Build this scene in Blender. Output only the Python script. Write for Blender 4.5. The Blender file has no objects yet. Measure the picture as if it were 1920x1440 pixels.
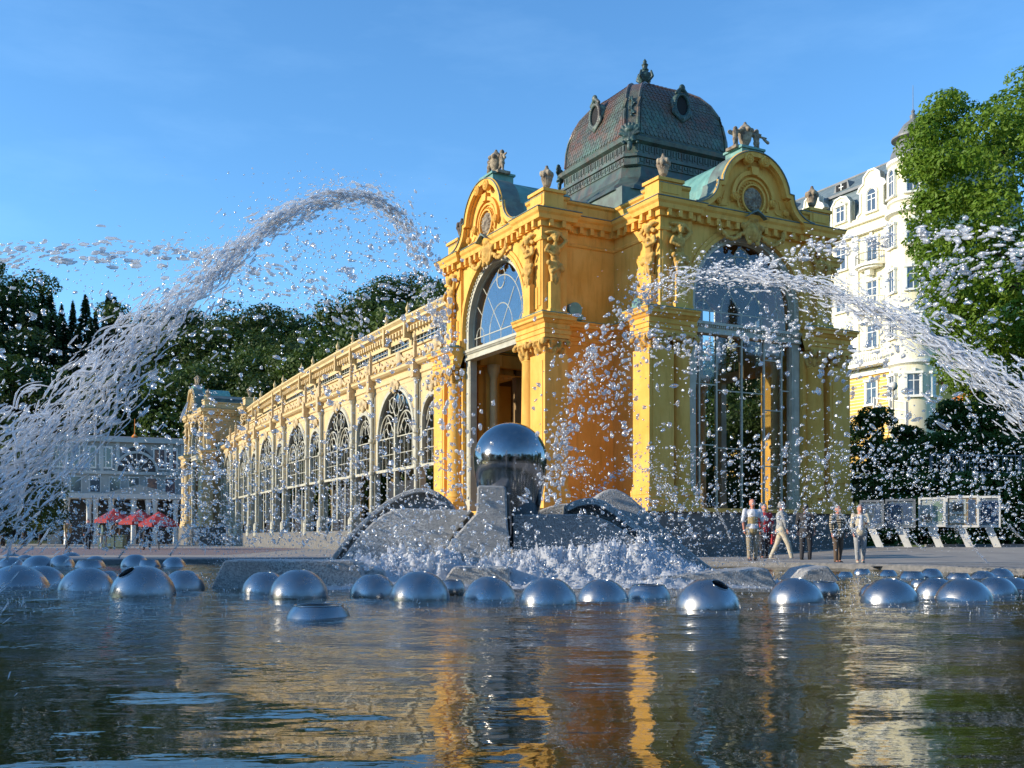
import bpy, bmesh, math, random
import numpy as np
from mathutils import Vector, Matrix, noise as mnoise
random.seed(7); RNG = np.random.default_rng(7)
PI = math.pi
SC = bpy.context.scene
COL = SC.collection

# ---------------------------------------------------------------- camera, sky, sun, exposure
FPX, PITCH, HOR, EYE = 1945.0, math.radians(0.45), 1009.3, 0.80     # focal length and horizon in photo pixels
PPY = HOR - FPX*math.tan(PITCH)
cam_data = bpy.data.cameras.new('camera')
cam = bpy.data.objects.new('camera', cam_data); COL.objects.link(cam)
cam.location = (0, 0, EYE)
cam.rotation_euler = (PI/2 + PITCH, 0, 0)
cam_data.sensor_width = 36.0
cam_data.lens = FPX/1920*36.0
cam_data.shift_y = (PPY-720)/1920
cam_data.clip_start, cam_data.clip_end = 0.1, 3000
SC.camera = cam

SUN_EL = math.radians(17.5); SUN_AZ = math.atan2(-0.97, -0.20)        # azimuth clockwise from +Y
sun_dir = Vector((math.sin(SUN_AZ)*math.cos(SUN_EL), math.cos(SUN_AZ)*math.cos(SUN_EL), math.sin(SUN_EL)))
world = bpy.data.worlds.new('World'); SC.world = world; world.use_nodes = True
wn, wl = world.node_tree.nodes, world.node_tree.links
wn.clear()
sky = wn.new('ShaderNodeTexSky'); sky.sky_type = 'NISHITA'; sky.sun_disc = False
sky.sun_elevation = SUN_EL; sky.sun_rotation = SUN_AZ
sky.air_density = 1.0; sky.dust_density = 0.3; sky.ozone_density = 2.2; sky.altitude = 600
tc = wn.new('ShaderNodeTexCoord')
mp = wn.new('ShaderNodeMapping'); mp.inputs['Scale'].default_value = (2.0, 1.5, 7.0); mp.inputs['Rotation'].default_value = (0.1, 0.25, 0.3)
cn = wn.new('ShaderNodeTexNoise'); cn.inputs['Scale'].default_value = 2.2; cn.inputs['Detail'].default_value = 7; cn.inputs['Roughness'].default_value = 0.6
cr = wn.new('ShaderNodeValToRGB'); cr.color_ramp.elements[0].position = 0.50; cr.color_ramp.elements[1].position = 0.85
cr.color_ramp.elements[1].color = (0.055, 0.055, 0.055, 1)
cmx = wn.new('ShaderNodeMixRGB'); cmx.inputs[2].default_value = (6.5, 7.2, 8.4, 1)
hs = wn.new('ShaderNodeHueSaturation'); hs.inputs['Saturation'].default_value = 1.12
bg = wn.new('ShaderNodeBackground'); bg.inputs['Strength'].default_value = 0.15
wo = wn.new('ShaderNodeOutputWorld')
wl.new(tc.outputs['Generated'], mp.inputs['Vector']); wl.new(mp.outputs[0], cn.inputs['Vector']); wl.new(cn.outputs['Fac'], cr.inputs[0])
wl.new(cr.outputs[0], cmx.inputs[0]); wl.new(sky.outputs[0], hs.inputs['Color']); wl.new(hs.outputs[0], cmx.inputs[1]); tn = wn.new('ShaderNodeMixRGB'); tn.blend_type = 'MULTIPLY'; tn.inputs[0].default_value = 1.0; tn.inputs[2].default_value = (0.98, 1.32, 1.50, 1); wl.new(cmx.outputs[0], tn.inputs[1]); wl.new(tn.outputs[0], bg.inputs['Color']); wl.new(bg.outputs[0], wo.inputs[0])

sl = bpy.data.lights.new('sun', 'SUN'); sl.energy = 4.5; sl.angle = math.radians(0.5); sl.color = (1.0, 0.88, 0.70)
sun = bpy.data.objects.new('sun', sl); COL.objects.link(sun)
sun.rotation_euler = sun_dir.to_track_quat('Z', 'Y').to_euler()
SC.view_settings.view_transform = 'Standard'; SC.view_settings.look = 'None'
SC.view_settings.exposure = 0.42; SC.view_settings.gamma = 1.0; SC.view_settings.use_curve_mapping = False
SC.render.engine = 'CYCLES'
SC.cycles.max_bounces = 10; SC.cycles.transmission_bounces = 8; SC.cycles.transparent_max_bounces = 72
SC.cycles.caustics_reflective = False; SC.cycles.caustics_refractive = False
SC.cycles.use_denoising = True

def P(px, py, Y):
    """photo pixel at depth Y -> point in the place"""
    t = (PPY-py)/FPX; c, s = math.cos(PITCH), math.sin(PITCH)
    k = Y/(c-t*s)
    return Vector(((px-960)/FPX*k, Y, EYE+k*(s+t*c)))
def G(px, py, z=0.0):
    """photo pixel on the horizontal plane at height z"""
    t = (PPY-py)/FPX; c, s = math.cos(PITCH), math.sin(PITCH)
    k = (z-EYE)/(s+t*c)
    return Vector(((px-960)/FPX*k, (c-t*s)*k, z))

# ---------------------------------------------------------------- materials
MATS = {}
def newmat(name):
    m = bpy.data.materials.new(name); m.use_nodes = True; MATS[name] = m
    nt = m.node_tree; b = nt.nodes['Principled BSDF']
    return m, nt, nt.nodes, nt.links, b
def mixc(nt, fac, a, b, mode='MIX'):
    n = nt.nodes.new('ShaderNodeMixRGB'); n.blend_type = mode
    for i, v in ((0, fac), (1, a), (2, b)):
        if isinstance(v, (int, float)): n.inputs[i].default_value = v
        elif isinstance(v, tuple): n.inputs[i].default_value = (*v[:3], 1)
        else: nt.links.new(v, n.inputs[i])
    return n.outputs[0]
def noise_fac(nt, scale, detail=4, rough=0.55, lo=0.35, hi=0.65, stretch=(1, 1, 1), kind='Object'):
    t = nt.nodes.new('ShaderNodeTexCoord'); m = nt.nodes.new('ShaderNodeMapping'); m.inputs['Scale'].default_value = stretch
    n = nt.nodes.new('ShaderNodeTexNoise'); n.inputs['Scale'].default_value = scale; n.inputs['Detail'].default_value = detail; n.inputs['Roughness'].default_value = rough
    r = nt.nodes.new('ShaderNodeMapRange'); r.inputs[1].default_value = lo; r.inputs[2].default_value = hi
    nt.links.new(t.outputs[kind], m.inputs[0]); nt.links.new(m.outputs[0], n.inputs['Vector']); nt.links.new(n.outputs['Fac'], r.inputs[0])
    return r.outputs[0]
def bump(nt, b, h, strength=0.3, dist=0.02, prev=None):
    n = nt.nodes.new('ShaderNodeBump'); n.inputs['Strength'].default_value = strength; n.inputs['Distance'].default_value = dist
    nt.links.new(h, n.inputs['Height'])
    if prev is not None: nt.links.new(prev, n.inputs['Normal'])
    if b is not None: nt.links.new(n.outputs[0], b.inputs['Normal'])
    return n.outputs[0]
def simple(name, c1, c2=None, scale=3.0, rough=0.6, metal=0.0, bmp=0.2, bscale=30, bdist=0.01, stain=None, stretch=(1, 1, 1), spec=0.5):
    m, nt, N, L, b = newmat(name)
    b.inputs['Roughness'].default_value = rough; b.inputs['Metallic'].default_value = metal
    b.inputs['Specular IOR Level'].default_value = spec
    col = c1
    if c2 is not None: col = mixc(nt, noise_fac(nt, scale, 5, stretch=stretch), c1, c2)
    if stain is not None:
        f = noise_fac(nt, 1.3, 7, 0.7, 0.50, 0.74, (2.6, 2.6, 0.35))
        ml = nt.nodes.new('ShaderNodeMath'); ml.operation = 'MULTIPLY'; ml.inputs[1].default_value = 0.75; L.new(f, ml.inputs[0])
        col = mixc(nt, ml.outputs[0], col, stain)
    if isinstance(col, tuple): b.inputs['Base Color'].default_value = (*col, 1)
    else: L.new(col, b.inputs['Base Color'])
    if bmp: bump(nt, b, noise_fac(nt, bscale, 4, lo=0.2, hi=0.8), bmp, bdist)
    return m
simple('yellow stucco', (0.83, 0.48, 0.115), (0.72, 0.375, 0.07), 0.9, 0.75, bmp=0.35, bscale=14, bdist=0.01, stain=(0.48, 0.24, 0.04), spec=0.2)
simple('yellow trim', (0.82, 0.465, 0.11), (0.74, 0.39, 0.075), 1.5, 0.7, bmp=0.3, bscale=18, stain=(0.42, 0.22, 0.05), spec=0.2)
simple('ornament stucco', (0.72, 0.44, 0.12), (0.50, 0.28, 0.07), 5, 0.8, bmp=0.6, bscale=14, bdist=0.03, stain=(0.28, 0.16, 0.06), spec=0.2)
simple('cream paint', (0.68, 0.50, 0.245), (0.55, 0.39, 0.18), 1.2, 0.65, bmp=0.15, stain=(0.44, 0.31, 0.16))
simple('pale iron paint', (0.52, 0.49, 0.38), (0.40, 0.37, 0.28), 2.5, 0.55, bmp=0.1)
simple('cream ornament', (0.66, 0.50, 0.27), (0.46, 0.33, 0.18), 6, 0.8, bmp=0.6, bscale=18, bdist=0.03)
simple('end stucco', (0.60, 0.46, 0.24), (0.48, 0.36, 0.19), 1, 0.75, bmp=0.3, stain=(0.3, 0.22, 0.13))
simple('statue stone', (0.42, 0.34, 0.24), (0.12, 0.09, 0.07), 3.2, 0.85, bmp=0.7, bscale=16, bdist=0.03, spec=0.2)
simple('dark urn stone', (0.16, 0.12, 0.09), (0.05, 0.04, 0.035), 3.2, 0.85, bmp=0.7, bscale=16, bdist=0.03, spec=0.2)
simple('green copper', (0.17, 0.36, 0.31), (0.10, 0.25, 0.23), 2.0, 0.6, bmp=0.3, bscale=9, stain=(0.08, 0.12, 0.10))
simple('dark flashing', (0.10, 0.12, 0.11), (0.15, 0.22, 0.19), 2.0, 0.6, bmp=0.2)
simple('finial copper', (0.035, 0.085, 0.08), (0.02, 0.035, 0.035), 4.0, 0.5, bmp=0.4, bscale=14)
simple('dome trim copper', (0.075, 0.12, 0.10), (0.04, 0.052, 0.047), 1.6, 0.5, bmp=0.4, bscale=10, stain=(0.16, 0.07, 0.045))
simple('podium stone', (0.17, 0.16, 0.145), (0.12, 0.112, 0.10), 3, 0.75, bmp=0.3)
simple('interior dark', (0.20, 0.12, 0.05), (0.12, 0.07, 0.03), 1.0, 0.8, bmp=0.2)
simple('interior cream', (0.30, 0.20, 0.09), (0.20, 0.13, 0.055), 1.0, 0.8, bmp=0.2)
simple('paving', (0.34, 0.30, 0.255), (0.25, 0.225, 0.20), 0.8, 0.85, bmp=0.3, bscale=10)
simple('pink paving', (0.22, 0.15, 0.14), (0.16, 0.12, 0.12), 0.8, 0.85, bmp=0.3, bscale=10)
simple('kerb stone', (0.20, 0.19, 0.18), (0.12, 0.12, 0.12), 9, 0.8, bmp=0.4)
simple('grass ground', (0.035, 0.06, 0.015), (0.05, 0.075, 0.02), 0.3, 0.9, bmp=0.5, bscale=3, bdist=0.2)
simple('bark', (0.07, 0.05, 0.035), (0.04, 0.03, 0.022), 3, 0.9, bmp=0.6, bscale=8, bdist=0.05)
simple('hotel wall', (0.84, 0.77, 0.55), (0.79, 0.70, 0.47), 0.5, 0.75, bmp=0.15, stain=(0.62, 0.48, 0.25))
simple('hotel trim', (0.86, 0.84, 0.76), (0.80, 0.77, 0.67), 0.8, 0.7, bmp=0.15)
simple('hotel lower wall', (0.78, 0.48, 0.11), (0.70, 0.42, 0.09), 0.8, 0.75, bmp=0.15)
simple('slate', (0.17, 0.21, 0.215), (0.11, 0.145, 0.155), 1.5, 0.5, bmp=0.5, bscale=4, stretch=(1, 1, 2))
simple('lead', (0.20, 0.20, 0.20), (0.14, 0.145, 0.15), 1.5, 0.5, bmp=0.3, bscale=5)
simple('white paint', (0.80, 0.79, 0.75), (0.72, 0.71, 0.67), 2, 0.5, bmp=0.05)
simple('grey wall', (0.36, 0.38, 0.37), (0.28, 0.30, 0.30), 0.6, 0.8, bmp=0.2)
simple('grey trim', (0.50, 0.52, 0.50), (0.40, 0.42, 0.41), 0.6, 0.8, bmp=0.2)
simple('dark iron', (0.04, 0.05, 0.05), (0.06, 0.07, 0.07), 3, 0.5, bmp=0.1)
simple('grey iron', (0.16, 0.17, 0.18), (0.10, 0.11, 0.12), 3, 0.5, bmp=0.1)
simple('door dark', (0.03, 0.03, 0.035), None, rough=0.4, bmp=0)
simple('hole dark', (0.012, 0.012, 0.014), None, rough=0.9, bmp=0)  # near-black colour standing for the shade inside openings
simple('red cloth', (0.42, 0.035, 0.03), (0.32, 0.025, 0.025), 4, 0.8, bmp=0.2)
simple('orange cloth', (0.75, 0.25, 0.03), (0.65, 0.18, 0.02), 4, 0.8, bmp=0.2)
simple('board frame', (0.66, 0.64, 0.58), (0.55, 0.53, 0.48), 4, 0.5, bmp=0.05)
simple('lamp globe', (0.75, 0.73, 0.66), None, rough=0.3, bmp=0)
simple('skin', (0.62, 0.27, 0.18), (0.52, 0.20, 0.13), 9, 0.55, bmp=0.05)
for n_, c_ in (('cloth beige', (0.40, 0.30, 0.14)), ('cloth white', (0.70, 0.70, 0.72)), ('cloth grey', (0.34, 0.34, 0.33)), ('cloth dark', (0.035, 0.033, 0.035)), ('cloth red', (0.45, 0.03, 0.035)),
               ('cloth khaki', (0.36, 0.29, 0.19)), ('cloth green', (0.20, 0.27, 0.20)), ('cloth brown', (0.12, 0.08, 0.05)), ('cloth cream', (0.60, 0.52, 0.38)), ('hair grey', (0.30, 0.28, 0.26)), ('hair dark', (0.05, 0.035, 0.025)), ('leather', (0.03, 0.02, 0.015)), ('shoe light', (0.45, 0.38, 0.28))):
    simple(n_, c_, tuple(x*0.75 for x in c_), 7, 0.85, bmp=0.3, bscale=22)
# striped cloth: print on the fabric
m, nt, N, L, b = newmat('cloth striped'); b.inputs['Roughness'].default_value = 0.85
t = N.new('ShaderNodeTexCoord'); wv = N.new('ShaderNodeTexWave'); wv.bands_direction = 'Z'; wv.inputs['Scale'].default_value = 5.0; wv.inputs['Distortion'].default_value = 0.6
L.new(t.outputs['Object'], wv.inputs['Vector']); r = N.new('ShaderNodeValToRGB'); r.color_ramp.elements[0].position = 0.42; r.color_ramp.elements[1].position = 0.55
r.color_ramp.elements[0].color = (0.03, 0.022, 0.018, 1); r.color_ramp.elements[1].color = (0.42, 0.35, 0.24, 1); L.new(wv.outputs['Fac'], r.inputs[0]); L.new(r.outputs[0], b.inputs['Base Color'])

# copper of the dome scales: green patina that turns red brown towards the top ridge and in patches
m, nt, N, L, b = newmat('dome copper'); b.inputs['Roughness'].default_value = 0.42; b.inputs['Metallic'].default_value = 0.25
f1 = noise_fac(nt, 0.75, 5, 0.6, 0.42, 0.60); f2 = noise_fac(nt, 3.5, 4, 0.6, 0.45, 0.62)
c0 = mixc(nt, f1, (0.095, 0.15, 0.115), (0.155, 0.085, 0.06)); c1 = mixc(nt, f2, c0, (0.065, 0.08, 0.065))
t = N.new('ShaderNodeTexCoord'); sx = N.new('ShaderNodeSeparateXYZ'); L.new(t.outputs['Object'], sx.inputs[0])
mr = N.new('ShaderNodeMapRange'); mr.inputs[1].default_value = 19.3; mr.inputs[2].default_value = 21.7; mr.inputs[4].default_value = 0.6; L.new(sx.outputs['Z'], mr.inputs[0])
c2 = mixc(nt, mr.outputs[0], c1, (0.25, 0.105, 0.075)); L.new(c2, b.inputs['Base Color'])
bump(nt, b, noise_fac(nt, 9, 4), 0.3, 0.02)

# granite
def granite(name, a, bcol, d, rough=0.55):
    m, nt, N, L, b = newmat(name); b.inputs['Roughness'].default_value = rough
    v = N.new('ShaderNodeTexVoronoi'); v.inputs['Scale'].default_value = 42; t = N.new('ShaderNodeTexCoord'); L.new(t.outputs['Object'], v.inputs['Vector'])
    r = N.new('ShaderNodeValToRGB'); r.color_ramp.interpolation = 'CONSTANT'
    e = r.color_ramp.elements; e[0].color = (*a, 1); e[1].position = 0.35; e[1].color = (*bcol, 1); k = e.new(0.68); k.color = (*d, 1)
    s = N.new('ShaderNodeSeparateColor'); L.new(v.outputs['Color'], s.inputs[0]); L.new(s.outputs[0], r.inputs[0])
    c = mixc(nt, noise_fac(nt, 1.1, 5, 0.6, 0.4, 0.7), r.outputs[0], (0.10, 0.10, 0.105), 'MULTIPLY') if False else mixc(nt, noise_fac(nt, 1.1, 5, 0.6, 0.35, 0.75), r.outputs[0], (0.28, 0.28, 0.27))
    L.new(c, b.inputs['Base Color']); bump(nt, b, v.outputs['Distance'], 0.5, 0.012)
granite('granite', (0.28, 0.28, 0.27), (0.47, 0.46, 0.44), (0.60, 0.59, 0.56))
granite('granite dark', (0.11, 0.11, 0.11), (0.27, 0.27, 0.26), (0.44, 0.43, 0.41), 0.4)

def steel(name, base, rough, ring=60, bs=0.12):
    m, nt, N, L, b = newmat(name); b.inputs['Metallic'].default_value = 1.0
    f = noise_fac(nt, ring, 3, 0.5, 0.3, 0.7, (0.05, 0.05, 1.0))
    L.new(mixc(nt, noise_fac(nt, 3, 5, 0.6), base, tuple(x*0.78 for x in base)), b.inputs['Base Color'])
    mr = N.new('ShaderNodeMapRange'); mr.inputs[3].default_value = rough*0.75; mr.inputs[4].default_value = rough*1.3; L.new(noise_fac(nt, 6, 5, 0.7), mr.inputs[0]); L.new(mr.outputs[0], b.inputs['Roughness'])
    bump(nt, b, f, bs, 0.004)
steel('brushed steel', (0.37, 0.375, 0.38), 0.30)
steel('mirror steel', (0.36, 0.35, 0.345), 0.10, 40, 0.05)

# window glass: thin pane, reflects and lets light through
def glass(name, tint, refl, rough=0.03):
    m, nt, N, L, b = newmat(name)
    N.remove(b)
    tr = N.new('ShaderNodeBsdfTransparent'); tr.inputs[0].default_value = (*tint, 1)
    gl = N.new('ShaderNodeBsdfGlossy'); gl.inputs['Color'].default_value = (0.9, 0.93, 0.97, 1); gl.inputs['Roughness'].default_value = rough
    fr = N.new('ShaderNodeFresnel'); gb = N.new('ShaderNodeNewGeometry'); ir = N.new('ShaderNodeMapRange'); ir.inputs[3].default_value = 1.5; ir.inputs[4].default_value = 1/1.5; L.new(gb.outputs['Backfacing'], ir.inputs[0]); L.new(ir.outputs[0], fr.inputs['IOR'])
    ad = N.new('ShaderNodeMath'); ad.operation = 'MULTIPLY_ADD'; ad.inputs[1].default_value = 1.0; ad.inputs[2].default_value = refl; ad.use_clamp = True
    mx = N.new('ShaderNodeMixShader'); L.new(fr.outputs[0], ad.inputs[0]); L.new(ad.outputs[0], mx.inputs[0]); L.new(tr.outputs[0], mx.inputs[1]); L.new(gl.outputs[0], mx.inputs[2])
    nb = N.new('ShaderNodeBump'); nb.inputs['Strength'].default_value = 0.05; nb.inputs['Distance'].default_value = 0.02
    L.new(noise_fac(nt, 0.8, 2), nb.inputs['Height']); L.new(nb.outputs[0], gl.inputs['Normal'])
    L.new(mx.outputs[0], N['Material Output'].inputs[0])
glass('pane glass', (0.86, 0.88, 0.88), 0.0)
glass('sky glass', (0.80, 0.83, 0.85), 0.12)
m, nt, N, L, b = newmat('hotel glass'); b.inputs['Base Color'].default_value = (0.06, 0.08, 0.11, 1); b.inputs['Roughness'].default_value = 0.06; b.inputs['Specular IOR Level'].default_value = 1.0

# water of the pool
m, nt, N, L, b = newmat('pool water'); b.inputs['Base Color'].default_value = (0.070, 0.048, 0.012, 1); b.inputs['IOR'].default_value = 1.34; b.inputs['Roughness'].default_value = 0.03
g = N.new('ShaderNodeNewGeometry'); sp = N.new('ShaderNodeSeparateXYZ'); L.new(g.outputs['Position'], sp.inputs[0])
mr = N.new('ShaderNodeMapRange'); mr.inputs[1].default_value = 4.5; mr.inputs[2].default_value = 10.5; mr.inputs[3].default_value = 0.10; mr.inputs[4].default_value = 1.0; L.new(sp.outputs['Y'], mr.inputs[0])
def wnoise(scale, stretch, detail=3):
    mp_ = N.new('ShaderNodeMapping'); mp_.inputs['Scale'].default_value = stretch; L.new(g.outputs['Position'], mp_.inputs[0])
    n_ = N.new('ShaderNodeTexNoise'); n_.inputs['Scale'].default_value = scale; n_.inputs['Detail'].default_value = detail; L.new(mp_.outputs[0], n_.inputs['Vector']); return n_.outputs['Fac']
b1 = N.new('ShaderNodeBump'); b1.inputs['Distance'].default_value = 0.02; b1.inputs['Strength'].default_value = 0.22; L.new(wnoise(3.2, (0.55, 1.6, 1)), b1.inputs['Height'])
b2 = N.new('ShaderNodeBump'); b2.inputs['Distance'].default_value = 0.018; L.new(wnoise(8, (0.7, 1.0, 1), 3), b2.inputs['Height']); L.new(mr.outputs[0], b2.inputs['Strength']); L.new(b1.outputs[0], b2.inputs['Normal'])
L.new(b2.outputs[0], b.inputs['Normal'])
mr3 = N.new('ShaderNodeMapRange'); mr3.inputs[1].default_value = 6.0; mr3.inputs[2].default_value = 12; mr3.inputs[3].default_value = 0.02; mr3.inputs[4].default_value = 0.035; L.new(sp.outputs['Y'], mr3.inputs[0]); L.new(mr3.outputs[0], b.inputs['Roughness'])

# flying water: clear water, white mixed into the colour for sheen and highlights
def flying(name, milk, clear):
    m, nt, N, L, b = newmat(name)
    b.inputs['Base Color'].default_value = (1, 1, 1, 1); b.inputs['Transmission Weight'].default_value = 1.0; b.inputs['IOR'].default_value = 1.33; b.inputs['Roughness'].default_value = 0.04
    tr = N.new('ShaderNodeBsdfTransparent')
    m0 = N.new('ShaderNodeMixShader'); m0.inputs[0].default_value = clear; L.new(b.outputs[0], m0.inputs[1]); L.new(tr.outputs[0], m0.inputs[2])
    gl = N.new('ShaderNodeBsdfGlossy'); gl.inputs['Roughness'].default_value = 0.22; gl.inputs[0].default_value = (1, 1, 1, 1)
    m1 = N.new('ShaderNodeMixShader'); m1.inputs[0].default_value = 0.22; L.new(m0.outputs[0], m1.inputs[1]); L.new(gl.outputs[0], m1.inputs[2])
    d = N.new('ShaderNodeBsdfDiffuse'); d.inputs[0].default_value = (0.9, 0.92, 0.95, 1)
    tl = N.new('ShaderNodeBsdfTranslucent'); tl.inputs[0].default_value = (0.9, 0.92, 0.95, 1)
    a2 = N.new('ShaderNodeMixShader'); a2.inputs[0].default_value = 0.5; L.new(d.outputs[0], a2.inputs[1]); L.new(tl.outputs[0], a2.inputs[2])
    mx = N.new('ShaderNodeMixShader'); mx.inputs[0].default_value = milk; L.new(m1.outputs[0], mx.inputs[1]); L.new(a2.outputs[0], mx.inputs[2])
    L.new(mx.outputs[0], N['Material Output'].inputs[0])
flying('flying water', 0.16, 0.55)
flying('jet water', 0.42, 0.82)
flying('foam', 0.97, 0.5)

def leafmat(name, a, bcol, trans=0.35):
    m, nt, N, L, b = newmat(name)
    oi = N.new('ShaderNodeObjectInfo')
    c = mixc(nt, noise_fac(nt, 0.35, 3, 0.6, 0.35, 0.65), a, bcol)
    hsn = N.new('ShaderNodeHueSaturation'); L.new(c, hsn.inputs['Color'])
    m1 = N.new('ShaderNodeMapRange'); m1.inputs[3].default_value = 0.75; m1.inputs[4].default_value = 1.25; L.new(oi.outputs['Random'], m1.inputs[0]); L.new(m1.outputs[0], hsn.inputs['Value'])
    L.new(hsn.outputs[0], b.inputs['Base Color']); b.inputs['Roughness'].default_value = 0.55; b.inputs['Specular IOR Level'].default_value = 0.3
    tl = N.new('ShaderNodeBsdfTranslucent'); L.new(hsn.outputs[0], tl.inputs[0])
    mx = N.new('ShaderNodeMixShader'); mx.inputs[0].default_value = trans; L.new(b.outputs[0], mx.inputs[1]); L.new(tl.outputs[0], mx.inputs[2]); L.new(mx.outputs[0], N['Material Output'].inputs[0])
leafmat('chestnut leaf', (0.10, 0.18, 0.013), (0.17, 0.26, 0.03), 0.45)
leafmat('forest leaf', (0.028, 0.056, 0.010), (0.068, 0.105, 0.016), 0.28)
leafmat('conifer needle', (0.022, 0.046, 0.018), (0.036, 0.064, 0.022), 0.15)
leafmat('hedge leaf', (0.050, 0.10, 0.016), (0.10, 0.16, 0.026), 0.35)

# ---------------------------------------------------------------- mesh builder
class MB:
    def __init__(s): s.v = []; s.f = []
    def add(s, vs, fs):
        o = len(s.v); s.v.extend([tuple(x) for x in vs]); s.f.extend([tuple(i+o for i in f) for f in fs]); return s
    def box(s, x0, x1, y0, y1, z0, z1):
        return s.add([(x0,y0,z0),(x1,y0,z0),(x1,y1,z0),(x0,y1,z0),(x0,y0,z1),(x1,y0,z1),(x1,y1,z1),(x0,y1,z1)],
                     [(0,3,2,1),(4,5,6,7),(0,1,5,4),(1,2,6,5),(2,3,7,6),(3,0,4,7)])
    def prism(s, poly, a, b, axis='y'):
        """polygon (list of 2D) extruded between a and b along axis; poly in the other two axes (xz, yz or xy)"""
        n = len(poly); vs = []
        for t in (a, b):
            for p, q in poly: vs.append((p, t, q) if axis == 'y' else ((t, p, q) if axis == 'x' else (p, q, t)))
        return s.add(vs, [tuple(range(n)), tuple(range(2*n-1, n-1, -1))]+[(i, i+n, (i+1) % n+n, (i+1) % n) for i in range(n)])
    def lathe(s, prof, c=(0, 0, 0), seg=20, a0=0, a1=2*PI, flute=0):
        full = abs(a1-a0-2*PI) < 1e-6; n = seg if full else seg+1; vs = []
        for r, z in prof:
            for i in range(n):
                a = a0+(a1-a0)*i/seg; rr = r*(1+(flute*(i % 2)))
                vs.append((c[0]+rr*math.cos(a), c[1]+rr*math.sin(a), c[2]+z))
        fs = []
        for k in range(len(prof)-1):
            for i in range(seg):
                j = (i+1) % n if full else i+1
                fs.append((k*n+i, k*n+j, (k+1)*n+j, (k+1)*n+i))
        fs.append(tuple(reversed(range(n)))) ; fs.append(tuple(range((len(prof)-1)*n, len(prof)*n)))
        return s.add(vs, fs)
    def tube(s, pts, r, seg=6, closed=False):
        pts = [Vector(p) for p in pts]; n = len(pts); vs = []; fs = []
        rr = r if isinstance(r, (list, tuple)) else [r]*n
        for i, p in enumerate(pts):
            a = pts[i-1] if (i > 0 or closed) else p; b = pts[(i+1) % n] if (i < n-1 or closed) else p
            d = (b-a).normalized() if (b-a).length > 1e-9 else Vector((0, 0, 1))
            up = Vector((0, 0, 1)) if abs(d.z) < 0.95 else Vector((0, 1, 0))
            e1 = d.cross(up).normalized(); e2 = d.cross(e1)
            for k in range(seg):
                t = 2*PI*(k+0.5)/seg; vs.append(p+(e1*math.cos(t)+e2*math.sin(t))*rr[i])
        for i in range(n if closed else n-1):
            j = (i+1) % n
            for k in range(seg):
                l = (k+1) % seg; fs.append((i*seg+k, i*seg+l, j*seg+l, j*seg+k))
        if not closed: fs.append(tuple(reversed(range(seg)))); fs.append(tuple(range((n-1)*seg, n*seg)))
        return s.add(vs, fs)
    def sweep(s, path, prof, closed=False):
        """profile (offset outwards, z) along a plan path; outward is to the right of the direction of travel"""
        n = len(path); m_ = len(prof); vs = []
        for i in range(n):
            p = Vector(path[i]); a = Vector(path[i-1]) if (i > 0 or closed) else None; b = Vector(path[(i+1) % n]) if (i < n-1 or closed) else None
            d1 = (p-a).normalized() if a is not None else None; d2 = (b-p).normalized() if b is not None else None
            if d1 is None: d1 = d2
            if d2 is None: d2 = d1
            n1 = Vector((d1.y, -d1.x)); n2 = Vector((d2.y, -d2.x)); q = (n1+n2)
            q = q/max(0.2, q.dot(n1)) if q.length > 1e-6 else n1
            for o, z in prof: vs.append((p.x+q.x*o, p.y+q.y*o, z))
        fs = []
        for i in range(n if closed else n-1):
            j = (i+1) % n
            for k in range(m_-1): fs.append((i*m_+k, j*m_+k, j*m_+k+1, i*m_+k+1))
        if not closed: fs.append(tuple(range(m_))[::-1]); fs.append(tuple(range((n-1)*m_, n*m_)))
        return s.add(vs, fs)
    def arch_band(s, r0, r1, y0, y1, cz, zb, cx=0, seg=28):
        """flat ring round an arch with straight stilts down to zb"""
        pts = [(-1, zb)]+[None]; ang = [PI-PI*i/seg for i in range(seg+1)]
        inner = [(cx-r0, zb)]+[(cx+r0*math.cos(a), cz+r0*math.sin(a)) for a in ang]+[(cx+r0, zb)]
        outer = [(cx-r1, zb)]+[(cx+r1*math.cos(a), cz+r1*math.sin(a)) for a in ang]+[(cx+r1, zb)]
        n = len(inner); vs = [(x, y0, z) for x, z in inner]+[(x, y0, z) for x, z in outer]+[(x, y1, z) for x, z in inner]+[(x, y1, z) for x, z in outer]; fs = []
        for i in range(n-1):
            fs += [(i, i+1, n+i+1, n+i), (2*n+i, 3*n+i, 3*n+i+1, 2*n+i+1), (i, 2*n+i, 2*n+i+1, i+1), (n+i, n+i+1, 3*n+i+1, 3*n+i)]
        fs += [(0, n, 3*n, 2*n), (n-1, 3*n-1, 4*n-1, 2*n-1)]
        return s.add(vs, fs)
    def arch_wall(s, x0, x1, zb, zt, r, cz, y0, y1, cx=0, seg=24):
        """wall x0..x1, zb..zt with an arched opening of radius r springing at cz"""
        if cx-r > x0+1e-4: s.box(x0, cx-r, y0, y1, zb, zt)
        if cx+r < x1-1e-4: s.box(cx+r, x1, y0, y1, zb, zt)
        ang = [PI-PI*i/seg for i in range(seg+1)]; a = [(cx+r*math.cos(t), cz+r*math.sin(t)) for t in ang]; n = len(a)
        vs = [(x, y0, z) for x, z in a]+[(x, y0, zt) for x, z in a]+[(x, y1, z) for x, z in a]+[(x, y1, zt) for x, z in a]; fs = []
        for i in range(n-1):
            fs += [(i, i+1, n+i+1, n+i), (2*n+i, 3*n+i, 3*n+i+1, 2*n+i+1), (i, 2*n+i, 2*n+i+1, i+1), (n+i, n+i+1, 3*n+i+1, 3*n+i)]
        return s.add(vs, fs)
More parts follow.
